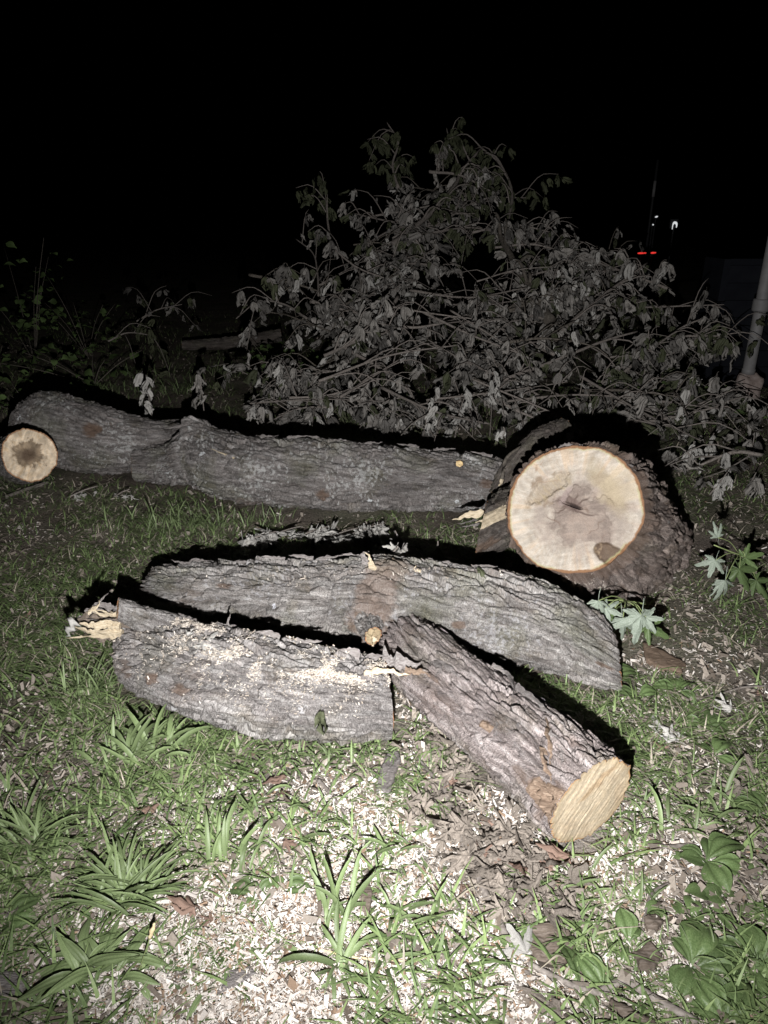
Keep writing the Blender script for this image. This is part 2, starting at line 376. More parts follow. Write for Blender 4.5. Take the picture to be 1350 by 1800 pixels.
def make_ground():
    def axis(a, b, step, far):
        c = np.arange(a, b, step); k = []; s, q = step, 0
        while q < far: s *= 1.22; q += s; k.append(q)
        k = np.array(k); return np.concatenate([(a - k)[::-1], c, b + k])
    xs = axis(-3.6, 3.6, 0.028, 300); ys = axis(0.2, 7.0, 0.028, 300)
    X, Y = np.meshgrid(xs, ys, indexing='xy'); Z = gz(X, Y)
    V = np.stack([X, Y, Z], -1).reshape(-1, 3)
    F = grid_faces(len(ys), len(xs), wrap=False)
    front = V[:, 1] > 0.3
    px, py = project(np.where(front[:, None], V, [0, 1, 0]))
    dust = np.where(front & (V[:, 1] < 8), chip_density(px, py), 0)
    me = mesh_np('ground', V, F, True, {'dust': np.clip(dust * 0.6, 0, 0.6)})
    kind(obj('ground', me, M['soil']), 'structure')
make_ground()

# ================================================================== LOGS
def log_grid(ctrl, seed, res=0.0035, cell=0.03, stretch=5.0, depth=0.010, crack=0.22, bumps=(), lump=0.05, cutn=(None, None), twist=0.0, rough=0.003, res_ang=None):
    C, s = catmull(ctrl, max(12, int(np.linalg.norm(np.diff(np.asarray(ctrl)[:, :3], axis=0), axis=1).sum() / res)))
    P, R = C[:, :3], C[:, 3]; Rm = float(R.mean())
    na = int(2 * PI * Rm / (res_ang or res))
    T = np.gradient(P, axis=0); T /= np.linalg.norm(T, axis=1)[:, None]
    S = np.cross(T, [0, 0, 1.0]); S /= np.linalg.norm(S, axis=1)[:, None]; U = np.cross(S, T)
    ph = np.linspace(0, 2 * PI, na, endpoint=False)      # 0 = straight up
    PH = ph[None] + 0 * s[:, None]; SS = s[:, None] + 0 * PH
    cx, sy = np.cos(PH), np.sin(PH)
    low = 1 + lump * fbm(cx * 1.1, sy * 1.1, SS * 3.0, 3, seed) * 1.6
    r = R[:, None] * low
    for (v, f, rad, hgt) in bumps:                       # swellings and knots
        d2 = ((SS - v) ** 2 + ((np.mod(PH - f + PI, 2 * PI) - PI) * Rm) ** 2) / rad ** 2
        r = r + hgt * np.exp(-d2)
        q = np.sqrt(d2); r = r + 0.006 * np.sin(q * 9) * np.exp(-d2 * 0.8) * (hgt > 0.012)
    off = cx[..., None] * U[:, None] + sy[..., None] * S[:, None]
    G = P[:, None] + r[..., None] * off
    # cut planes at the two ends
    for e, n in enumerate(cutn):
        if n is None: continue
        i0 = 0 if e == 0 else -1; n = np.asarray(n, float); n = n / np.linalg.norm(n)
        o = G[i0] - P[i0]; sh = -(o @ n) / (T[i0] @ n)
        wgt = np.exp(-(np.abs(s - s[i0]) / (1.1 * Rm)) ** 2)
        G = G + wgt[:, None, None] * sh[None, :, None] * T[i0][None, None]
    # bark: long plates between wandering furrows
    u = PH * Rm + twist * SS
    nu = max(5, round(2 * PI * Rm / cell)); uu = u / (2 * PI * Rm) * nu
    wob = fbm(cx * Rm * 9, sy * Rm * 9, SS * 5.0, 4, seed + 3)
    wob2 = fbm(cx * Rm * 22, sy * Rm * 22, SS * 9.0, 3, seed + 8)
    vv = SS / (cell * stretch) + 0.8 * wob
    f1, f2, cid, oy = voro(uu + 1.25 * wob + 0.35 * wob2, vv, nu, seed)
    e1 = f2 - f1
    plates = sstep(0.0, crack, e1)
    f1b, f2b, cidb, oyb = voro((uu + 1.0 * wob) * 2 + 0.9 * wob2, SS / (cell * stretch * 0.42) + 1.3 * wob2, nu * 2, seed + 50)
    fine = sstep(0.0, 0.20, f2b - f1b)
    strip = fbm(cx * Rm * 55, sy * Rm * 55, SS * 9.0, 3, seed + 20)
    amp = sstep(-0.5, 0.35, fbm(cx * 2, sy * 2, SS * 4, 2, seed + 31)) * 0.6 + 0.5
    tilt = oy * np.where(cid > 0.5, 1.0, -1.0) * (0.4 + cidb)
    endw = 1.0
    for e, n in enumerate(cutn):
        if n is not None: endw = endw * (0.35 + 0.65 * sstep(0.0, 0.035, np.abs(SS - s[0 if e == 0 else -1])))
    disp = depth * endw * amp * (1.5 * (plates - 1) + 0.55 * (cid - 0.5) * plates + 0.75 * tilt * plates + 0.6 * (fine - 1) + 0.55 * (cidb - 0.5) * fine + 0.5 * oyb * fine) \
        + rough * 1.3 * strip + rough * 1.0 * fbm(cx * Rm * 130, sy * Rm * 130, SS * 80, 2, seed + 60) \
        + rough * 1.5 * fbm(cx * Rm * 28, sy * Rm * 28, SS * 22, 3, seed + 70)
    Nn = grid_normals(G)
    if np.sum(Nn[len(s) // 2] * off[len(s) // 2]) < 0: Nn = -Nn
    G = G + disp[..., None] * Nn
    plate = np.clip(0.35 * cid + 0.40 * cidb + 0.25 * (0.5 + 1.4 * strip), 0, 1)
    uv = np.stack([u, SS, 0.3 * r], -1)
    return dict(G=G, P=P, R=R, s=s, S=S, U=U, T=T, plate=plate, uv=uv, N=Nn, PH=PH, SS=SS, Rm=Rm)
def log_mesh(name, L, origin, stain=None):
    G = L['G']; nr, nc = G.shape[:2]
    st = np.zeros((nr, nc)) if stain is None else stain
    V = (G - origin).reshape(-1, 3)
    F = grid_faces(nr, nc)
    # outward orientation
    c = L['P'].mean(0) - origin
    f = F[len(F) // 2]; n = np.cross(V[f[1]] - V[f[0]], V[f[3]] - V[f[0]])
    mid = L['P'][nr // 2] - origin
    if np.dot(n, V[f[0]] - mid) < 0: F = F[:, ::-1]
    return mesh_np(name, V, F, True, {'plate': L['plate'].ravel(), 'stain': st.ravel()}, {'barkuv': L['uv'].reshape(-1, 3)})

def blob(x, y, cx, cy, rx, ry, ang=0.0, soft=0.25, nz=0.35, seed=0):
    ca, sa = math.cos(ang), math.sin(ang)
    dx, dy = x - cx, y - cy; a = (dx * ca + dy * sa) / rx; b = (-dx * sa + dy * ca) / ry
    d = np.sqrt(a * a + b * b) + nz * fbm(x * 6, y * 6, seed * 1.7, 4, 400 + seed)
    return 1 - sstep(1 - soft, 1 + soft, d)
def lerp3(c, col, wgt): return c + (np.asarray(col) - c) * wgt[..., None]

def face_mesh(name, ring, normal, origin, paint, relief, nr=46, right=None, up=None):
    """sawn end filling a bark ring; paint(x, y, rr, th) -> colours, relief(x, y, rr, th) -> metres along the normal"""
    ring = np.asarray(ring); c = ring.mean(0); n = np.asarray(normal, float); n /= np.linalg.norm(n)
    up = np.array([0, 0, 1.0]) if up is None else np.asarray(up, float)
    up = up - n * (up @ n); up /= np.linalg.norm(up); rt = np.cross(up, n)     # seen from outside: rt to the right
    Rm = np.linalg.norm(ring - c, axis=1).mean()
    k = np.concatenate([np.linspace(1.0, 0.90, 8), np.linspace(0.90, 0.012, nr)[1:]])
    D = ring - c
    V = c + k[:, None, None] * D[None]
    # flatten towards the cut plane inside the rim
    off = (V - c) @ n; flat = sstep(1.0, 0.93, k)[:, None] if False else 1 - sstep(0.93, 1.0, k)[:, None]
    V = V - (off * flat)[..., None] * n
    x = ((V - c) @ rt) / Rm; y = ((V - c) @ up) / Rm
    rr = k[:, None] + 0 * x; th = np.arctan2(y, x)
    V = V + (relief(x, y, rr, th) * (1 - sstep(0.985, 1.0, rr)))[..., None] * n
    colr = np.clip(paint(x, y, rr, th), 0.005, 0.9)
    nc = ring.shape[0]; m = len(k)
    VV = np.vstack([(V - origin).reshape(-1, 3), (c + n * 0.0 - origin)[None]])
    cc = np.vstack([colr.reshape(-1, 3), colr[-1].mean(0)[None]])
    F = grid_faces(m, nc); j = np.arange(nc); tri = np.stack([(m - 1) * nc + j, (m - 1) * nc + (j + 1) % nc, np.full(nc, m * nc)], -1)
    f = F[0]; nn = np.cross(VV[f[1]] - VV[f[0]], VV[f[3]] - VV[f[0]])
    if nn @ n < 0: F = F[:, ::-1]; tri = tri[:, ::-1]
    return mesh_np(name, VV, [tri, F], True, None, {'tint': cc})

def rings(x, y, seed, freq=34, cx=0.0, cy=0.0, warp=0.10):
    w1 = warp * fbm(x * 1.8, y * 1.8, seed, 3, seed)
    d = np.hypot(x - cx, y - cy) * (1 + w1 * 2) + w1
    return 0.5 + 0.5 * np.sin(d * freq + 2.5 * fbm(x * 3, y * 3, 2.0, 2, seed + 5)), d
def paint_plain(seed, base, dark, rim=(0.27, 0.13, 0.065), saw=True, ang=0.9):
    def f(x, y, rr, th):
        c = np.zeros(x.shape + (3,)) + np.asarray(base)
        g, d = rings(x, y, seed)
        c = lerp3(c, np.asarray(base) * 0.80, 0.55 * g)
        q = fbm(x * 2.2, y * 2.2, seed + .3, 4, seed + 1)
        c = lerp3(c, dark, 0.45 * sstep(-0.1, 0.5, q))
        if saw:
            a = x * math.cos(ang) + y * math.sin(ang); b = -x * math.sin(ang) + y * math.cos(ang)
            k = fbm(a * 1.6, b * 17, 0, 4, seed + 2)
            c = c * (1 + 0.30 * k[..., None]); c = lerp3(c, dark, 0.6 * sstep(0.25, 0.6, k))
        ed = rr + 0.012 * fbm(np.cos(th) * 4, np.sin(th) * 4, 0, 3, seed + 7)
        c = lerp3(c, rim, sstep(0.93, 0.955, ed))
        return c
    return f
def relief_saw(seed, ang=0.9, a=0.0022):
    def f(x, y, rr, th):
        p = x * math.cos(ang) + y * math.sin(ang); b = -x * math.sin(ang) + y * math.cos(ang)
        return a * fbm(p * 2.2, b * 20, 0, 3, seed) + 0.004 * fbm(x * 1.5, y * 1.5, 3, 2, seed + 3)
    return f

def ring_of(L, end): return L['G'][0 if end == 0 else -1]
def log_thing(name, label, L, mat, ends, stain=None, cat='log', face_label=None):
    """ends: list of (end, normal or None, paint, relief)"""
    o = L['P'].mean(0).copy(); o[2] = 0.0
    t = thing(name, label, cat, o)
    obj('bark', log_mesh('bark', L, o, stain), mat, t)
    for e, n, pt, rl in ends:
        n = (-L['T'][0] if e == 0 else L['T'][-1]) if n is None else n
        f = obj('cut_face', face_mesh('cut_face', ring_of(L, e), n, o, pt, rl), M['wood'], t)
    return t, o

# ---- stub of a sawn or broken branch standing out of a log
def stub(parent, origin, p0, p1, r0, r1, mat, seed, paint, relief, name='branch_stub', label=None, cell=0.022, depth=0.005, cutn=None, res=0.004):
    p0 = np.asarray(p0, float); p1 = np.asarray(p1, float); d = p1 - p0
    up = np.array([0, 0, 1.0])
    ctrl = [(*(p0), r0), (*(p0 + d * 0.5), (r0 * 0.45 + r1 * 0.55)), (*p1, r1)]
    dd = d / np.linalg.norm(d)
    if abs(dd[2]) > 0.97: ctrl[2] = (p1[0] + 0.01, p1[1], p1[2], r1)
    L = log_grid(ctrl, seed, res, cell, 3.0, depth, 0.3, (), 0.05, (None, cutn), 0, 0.002)
    b = obj(name, log_mesh(name, L, origin), mat, parent)
    n = L['T'][-1] if cutn is None else np.asarray(cutn)
    obj('cut_face', face_mesh('cut_face', ring_of(L, 1), n, origin, paint, relief, 22), M['wood'], b)
    if label: b['label'] = label
    return b, L
# ---- jagged sliver of torn wood or bark
def sliver(path, w0, thick, seed, n=10, taper=0.92):
    """path of points; tapered board with ragged edges"""
    C, s = catmull(np.column_stack([path, np.zeros(len(path))]), n); P = C[:, :3]
    T = np.gradient(P, axis=0); T /= np.linalg.norm(T, axis=1)[:, None]
    view = np.array([0.05, -0.9, 0.45]); A = np.cross(T, view); A /= np.linalg.norm(A, axis=1)[:, None]; B = np.cross(A, T)
    tt = np.linspace(0, 1, n)
    wd = w0 * (1 - tt ** 1.7 * taper) * (1 + 0.35 * vnoise(tt * 7, 0, seed, seed) + 0.35 * vnoise(tt * 21, 3, seed, seed)); th = thick * (1 - 0.8 * tt) * (1 + 0.3 * vnoise(tt * 9, 1, seed, seed))
    sk = 0.25 * w0 * vnoise(tt * 5, 2, seed, seed) + 0.12 * w0 * vnoise(tt * 17, 4, seed, seed)
    ring = []
    for (a, b) in ((-1, -.5), (-.3, .45), (.2, .9), (1, .2), (.6, -.9), (-.4, -1)):
        ring.append(P + A * (wd * a * 0.5 + sk)[:, None] + B * (th * b * 0.5)[:, None])
    G = np.stack(ring, 1); V = G.reshape(-1, 3); F = [grid_faces(n, 6)]; k = len(V)
    V = np.vstack([V, P[:1], P[-1:]]); j = np.arange(6); e = (n - 1) * 6
    F += [np.stack([np.full(6, k), (j + 1) % 6, j], -1), np.stack([np.full(6, k + 1), e + j, e + (j + 1) % 6], -1)]
    return V, F
def add_sliver(name, path, w0, thick, mat, parent=None, origin=(0, 0, 0), seed=0, n=12):
    V, F = sliver(np.asarray(path, float), w0, thick, seed, int(n * 1.8))
    return obj(name, mesh_np(name, V - np.asarray(origin), F, False), mat, parent)
def stain_at(L, items):
    st = np.zeros(L['PH'].shape)
    for (v, f, rv, rf, a) in items:
        d = np.sqrt(((L['SS'] - v) / rv) ** 2 + ((np.mod(L['PH'] - f + PI, 2 * PI) - PI) * L['Rm'] / rf) ** 2)
        d = d + 0.5 * fbm(L['uv'][..., 0] * 40, L['SS'] * 25, 0, 3, int(v * 1000) % 97)
        st = np.maximum(st, a * (1 - sstep(0.6, 1.1, d)))
    return st
def vpx(L, px):
    """arc length of the section whose axis projects nearest to column px"""
    x, _ = project(L['P']); return L['s'][np.argmin(np.abs(x - px))]
def surf(L, v, phi, lift=0.0):
    i = np.argmin(np.abs(L['s'] - v)); j = int(round(phi / (2 * PI) * L['G'].shape[1])) % L['G'].shape[1]
    return L['G'][i, j] + L['N'][i, j] * lift
def surf_px(L, px, py, lift=0.0):
    """surface point of a log seen at a pixel (nearest one facing the camera)"""
    x, y = project(L['G']); d = (x - px) ** 2 + (y - py) ** 2
    fac = (L['N'] * (np.array([0, 0, CAMZ]) - L['G'])).sum(-1)
    d = np.where(fac > 0, d, 1e9); k = np.unravel_index(np.argmin(d), d.shape)
    return L['G'][k] + L['N'][k] * lift, L['N'][k], L['s'][k[0]], L['PH'][k]

def surf_patch(name, L, origin, centre, half, ang, mat, parent, lift=0.005, seed=0):
    """bare or torn patch that follows the log: the part of its surface round a pixel, raised inside and sinking under the bark at its ragged edge"""
    G, Nn = L['G'], L['N']; x, y = project(G); dx, dy = x - centre[0], y - centre[1]; ca, sa = math.cos(ang), math.sin(ang)
    a = (dx * ca + dy * sa) / half[0]; b = (-dx * sa + dy * ca) / half[1]
    m = 1 - np.maximum(np.abs(a), np.abs(b)) ** 2 + 0.35 * fbm(G[..., 0] * 45, G[..., 1] * 45, G[..., 2] * 45, 3, seed)
    m = np.where((Nn * (np.array([0, 0, CAMZ]) - G)).sum(-1) > 0, m, -1)
    fr = 0.35 * lift * fbm(G[..., 0] * 20 + a * 2, b * 14, G[..., 2] * 60, 3, seed + 2)
    P = G + Nn * (np.clip(m * 4, -1, 1) * lift + fr)[..., None]
    F = grid_faces(*G.shape[:2]); keep = (m.ravel()[F] > -0.25).any(1) & (m.ravel()[F] > -0.9).all(1); F = F[keep]
    ids, inv = np.unique(F, return_inverse=True); V = P.reshape(-1, 3)[ids]; F = inv.reshape(-1, 4)
    n = np.cross(V[F[0][1]] - V[F[0][0]], V[F[0][3]] - V[F[0][0]])
    if n @ Nn.reshape(-1, 3)[ids][F[0][0]] < 0: F = F[:, ::-1]
    return obj(name, mesh_np(name, V - origin, F, True), mat, parent)

# ---------------------------------------------------------------- long log at the back, forked at its left end
def far_log():
    secs = [(236, 788, 845), (300, 779, 851), (340, 757, 856), (364, 748, 860), (430, 764, 879), (500, 769, 891), (600, 775, 896), (700, 786, 897), (800, 796, 900), (888, 806, 902)]
    L = log_grid([sec(*s) for s in secs], 11, 0.0048, 0.030, 4.5, 0.015, 0.24, lump=0.045, rough=0.003)
    vk, vk2 = vpx(L, 570), vpx(L, 352)
    _, _, v1, f1 = surf_px(L, 570, 868)
    L = log_grid([sec(*s) for s in secs], 11, 0.0048, 0.030, 4.5, 0.015, 0.24, rough=0.003, lump=0.045,
                 bumps=[(v1, f1, 0.075, 0.03), (vk2, 0.0, 0.06, 0.07), (vpx(L, 420), f1, 0.2, 0.02)], cutn=((-1, -0.15, 0.0), (1, 0.1, 0.12)))
    _, _, va, fa = surf_px(L, 860, 850)
    _, _, vb, fb = surf_px(L, 440, 880)
    st = stain_at(L, [(v1, f1, 0.045, 0.04, 0.85), (va, fa, 0.05, 0.03, 0.7), (vb, fb, 0.12, 0.05, 0.35)])
    t, o = log_thing('fallen_log', 'longest grey log, lying at the back, forked at its left end',
                     L, M['bark_far'], [(0, (-1, -0.15, 0), paint_plain(3, (0.5, 0.4, 0.28), (0.3, 0.2, 0.13)), relief_saw(3)),
                                        (1, (1, 0.1, 0.12), paint_plain(4, (0.5, 0.4, 0.28), (0.3, 0.2, 0.13)), relief_saw(4))], st)
    # the upper limb of the fork
    ls = [(400, 775, 840), (330, 746, 815), (260, 738, 832), (185, 722, 835), (125, 703, 830), (85, 691, 820), (52, 700, 808)]
    lp = [sec(*s) for s in ls]
    lp = [(x, y + 0.02, z + 0.01, r) for x, y, z, r in lp]
    LL = log_grid(lp, 23, 0.006, 0.030, 3.5, 0.010, 0.24, rough=0.003, lump=0.06, bumps=[(0.25, 0.2, 0.07, 0.03)], cutn=(None, (-1, 0.2, 0.25)))
    _, _, vs, fs = surf_px(LL, 163, 755)
    lm = obj('limb', log_mesh('limb', LL, o, stain_at(LL, [(vs, fs, 0.06, 0.045, 0.9)])), M['bark_far'], t)
    obj('cut_face', face_mesh('cut_face', ring_of(LL, 1), (-1, 0.2, 0.25), o, paint_plain(6, (0.4, 0.33, 0.25), (0.25, 0.18, 0.12)), relief_saw(6), 24), M['wood'], lm)
    # sawn stub facing the camera at the far left
    c = aty(52, 800, 3.78); n = np.array([0, 0, CAMZ]) - c; n /= np.linalg.norm(n); n = n + np.array([0.16, 0, 0.02]); n /= np.linalg.norm(n)
    def paint(x, y, rr, th):
        col = np.zeros(x.shape + (3,)) + np.array((0.60, 0.50, 0.38))
        g, d = rings(x, y, 71, 40, -0.02, -0.02, 0.12); col = lerp3(col, (0.66, 0.50, 0.33), 0.5 * g)
        k = fbm(np.cos(th) * 5, np.sin(th) * 5, d * 2.0, 4, 8); col = lerp3(col, (0.50, 0.36, 0.22), 0.7 * sstep(0.15, 0.5, k))
        h = blob(x, y, -0.02, 0.08, 0.58, 0.52, 0, 0.14, 0.8, 5); col = lerp3(col, (0.20, 0.145, 0.095), 0.85 * h); mo = fbm(x * 6, y * 6, 3, 4, 151); col = col * (1 + 0.5 * mo[..., None]); a_ = fbm((x * .5 + y * .86) * 3, (y * .5 - x * .86) * 14, 0, 3, 153); col = col * (1 + 0.3 * a_[..., None])
        h2 = blob(x, y, -0.05, 0.0, 0.28, 0.24, 0, 0.4, 0.3, 9); col = lerp3(col, (0.09, 0.06, 0.04), 0.85 * h2)
        ed = rr + 0.012 * fbm(np.cos(th) * 4, np.sin(th) * 4, 0, 3, 7); col = lerp3(col, (0.30, 0.17, 0.095), sstep(0.945, 0.965, ed))
        return col
    rel = lambda x, y, rr, th: 0.004 * fbm(np.cos(th) * 4, np.sin(th) * 4, rr * 2, 3, 4) - 0.008 * blob(x, y, -0.02, 0.08, 0.5, 0.45, 0, 0.15, 0.5, 5) + 0.004 * fbm(x * 5, y * 5, 0, 3, 3)
    b, SL = stub(t, o, c - n * 0.30 + np.array([-0.03, 0.03, -0.02]), c, 0.155, 0.143, M['bark_far'], 31, paint, rel, cutn=n, depth=0.006,
                 label='round sawn branch end with a dark brown heart')
    # small twig stub with its pale end, right
    q, nn, _, _ = surf_px(L, 806, 819)
    stub(t, o, q - nn * 0.02, q + nn * 0.022 + np.array([0, -0.01, 0]), 0.026, 0.019, M['bark_far'], 33, paint_plain(9, (0.72, 0.55, 0.30), (0.5, 0.33, 0.15)), relief_saw(9, a=0.0005), 'twig_stub', None, 0.012, 0.002)
    # lifted flakes of bark along the crest
    for k, (px, py) in enumerate([(300, 745), (470, 768), (560, 772), (650, 778), (720, 785), (780, 792), (850, 800), (520, 770), (600, 776), (200, 738), (130, 712)]):
        src = L if px > 240 else LL
        q, nn, v, f = surf_px(src, px, py)
        i = np.argmin(np.abs(src['s'] - v)); T = src['T'][i] * (1 if k % 2 else -1)
        add_sliver('bark_flake', [q - T * 0.05 - nn * 0.004, q + nn * 0.006, q + T * 0.07 + nn * 0.014], 0.016, 0.006, M['bark_piece'], t, o, 40 + k, 7)
    q, nn, _, _ = surf_px(L, 412, 806, 0.006); q2, n2, _, _ = surf_px(L, 372, 790, 0.008)
    add_sliver('bark_flake', [q, (q + q2) / 2 + nn * 0.004, q2], 0.012, 0.006, M['split_wood'], t, o, 77, 7)
    return L, LL
FAR, FARLIMB = far_log()

# ---------------------------------------------------------------- middle log with the broken knots
def mid_log():
    secs = [(262, 1012, 1056), (285, 996, 1074), (330, 990, 1092), (420, 987, 1108), (520, 983, 1120), (600, 980, 1130), (660, 977, 1135), (730, 984, 1138), (800, 992, 1146), (870, 1003, 1160), (940, 1024, 1176), (1010, 1062, 1190), (1062, 1104, 1203), (1084, 1132, 1206)]
    ctrl = [sec(*s) for s in secs]
    kw = dict(res=0.0032, cell=0.030, stretch=6.0, depth=0.016, crack=0.24, lump=0.04, rough=0.003)
    L = log_grid(ctrl, 41, **kw)
    _, _, v1, f1 = surf_px(L, 648, 1085); _, _, v2, f2 = surf_px(L, 690, 1005)
    L = log_grid(ctrl, 41, bumps=[(v1, f1, 0.075, 0.05), (v2, f2, 0.065, 0.03), (v1 + .02, (f1 * .6 + f2 * .4), 0.08, 0.018)], cutn=((-1, 0.25, 0.05), (0.97, -0.05, 0.10)), **kw)
    _, _, v3, f3 = surf_px(L, 660, 1050)
    st = stain_at(L, [(v1, f1, 0.08, 0.09, 0.6), (v2, f2, 0.07, 0.06, 0.5), (v3, f3, 0.07, 0.12, 0.55)] + [(surf_px(L, a, b)[2], surf_px(L, a, b)[3], .03, .012, .7) for a, b in ((1060, 1170), (805, 1098), (395, 1030))])
    t, o = log_thing('fallen_log', 'middle grey log bending down to the right with a broken yellow knot at its centre', L, M['bark_mid'],
                     [(0, (-1, 0.25, 0.05), paint_plain(13, (0.36, 0.31, 0.26), (0.22, 0.17, 0.13)), relief_saw(13)),
                      (1, (0.97, -0.05, 0.10), paint_plain(14, (0.62, 0.48, 0.33), (0.4, 0.28, 0.17)), relief_saw(14))], st)
    # broken knot, hanging low at the front
    q, nn, _, _ = surf_px(L, 650, 1096)
    tip = aty(655, 1118, q[1] - 0.085)
    b, SL = stub(t, o, q - nn * 0.05, tip, 0.052, 0.030, M['bark_mid'], 43, paint_plain(15, (0.27, 0.215, 0.135), (0.12, 0.085, 0.055)), lambda x, y, rr, th: 0.016 * fbm(x * 2.5, y * 2.5, 0, 3, 5),
                 'knot', 'broken knot with yellow torn wood', 0.02, 0.007, cutn=(0.5, -0.75, 0.25), res=0.003)
    add_sliver('splinter', [tip + [0, .004, -.005], tip + [-0.006, -0.008, -0.02], tip + [-0.004, -0.012, -0.035]], 0.026, 0.012, M['split_wood'], b, o, 3, 8)
    # upright torn splinters at the crest and a peeled stick lying on it
    q, nn, _, _ = surf_px(L, 640, 992); add_sliver('splinter', [q - nn * .02, aty(640, 980, q[1]), aty(645, 968, q[1] - .005)], 0.034, 0.014, M['bark_piece'], t, o, 5, 8)
    q2, n2, _, _ = surf_px(L, 660, 1002, 0.006); add_sliver('splinter', [q2, aty(652, 985, q2[1] - .012), aty(643, 969, q2[1] - .004)], 0.020, 0.010, M['split_wood'], t, o, 6, 9)
    for k, (px, py) in enumerate([(320, 988), (350, 986), (480, 985), (580, 982), (620, 980), (745, 988), (770, 990), (850, 1000), (900, 1012), (420, 988), (530, 982)]):
        q, nn, v, f = surf_px(L, px, py); i = np.argmin(np.abs(L['s'] - v)); T = L['T'][i] * (1 if k % 2 else -1)
        add_sliver('bark_flake', [q - T * 0.045 - nn * 0.003, q + nn * 0.005, q + T * 0.05 + nn * 0.012], 0.016, 0.006, M['bark_piece'], t, o, 140 + k, 7)
    # stick on the log
    a, _, _, _ = surf_px(L, 662, 985, 0.012); c, _, _, _ = surf_px(L, 735, 1010, 0.016); m = (a + c) / 2 + np.array([0, 0, 0.008])
    s = thing('broken_stick', 'short broken stick with a white snapped end lying on top of the middle log', 'stick', (a + c) / 2)
    so = (a + c) / 2
    V, F = tube(np.array([a, m, c]) - so, [0.011, 0.012, 0.010], 8, 10, 0.3, 3); obj('stem', mesh_np('stem', V, F), M['twig'], s)
    add_sliver('torn_tip', np.array([c - (c - a) * .12 + [0, -.004, .006], c + [0, -.006, .006], c + (c - a) * .06]) - so, 0.016, 0.012, M['split_wood'], s, seed=4, n=7)
    return L
MID = mid_log()

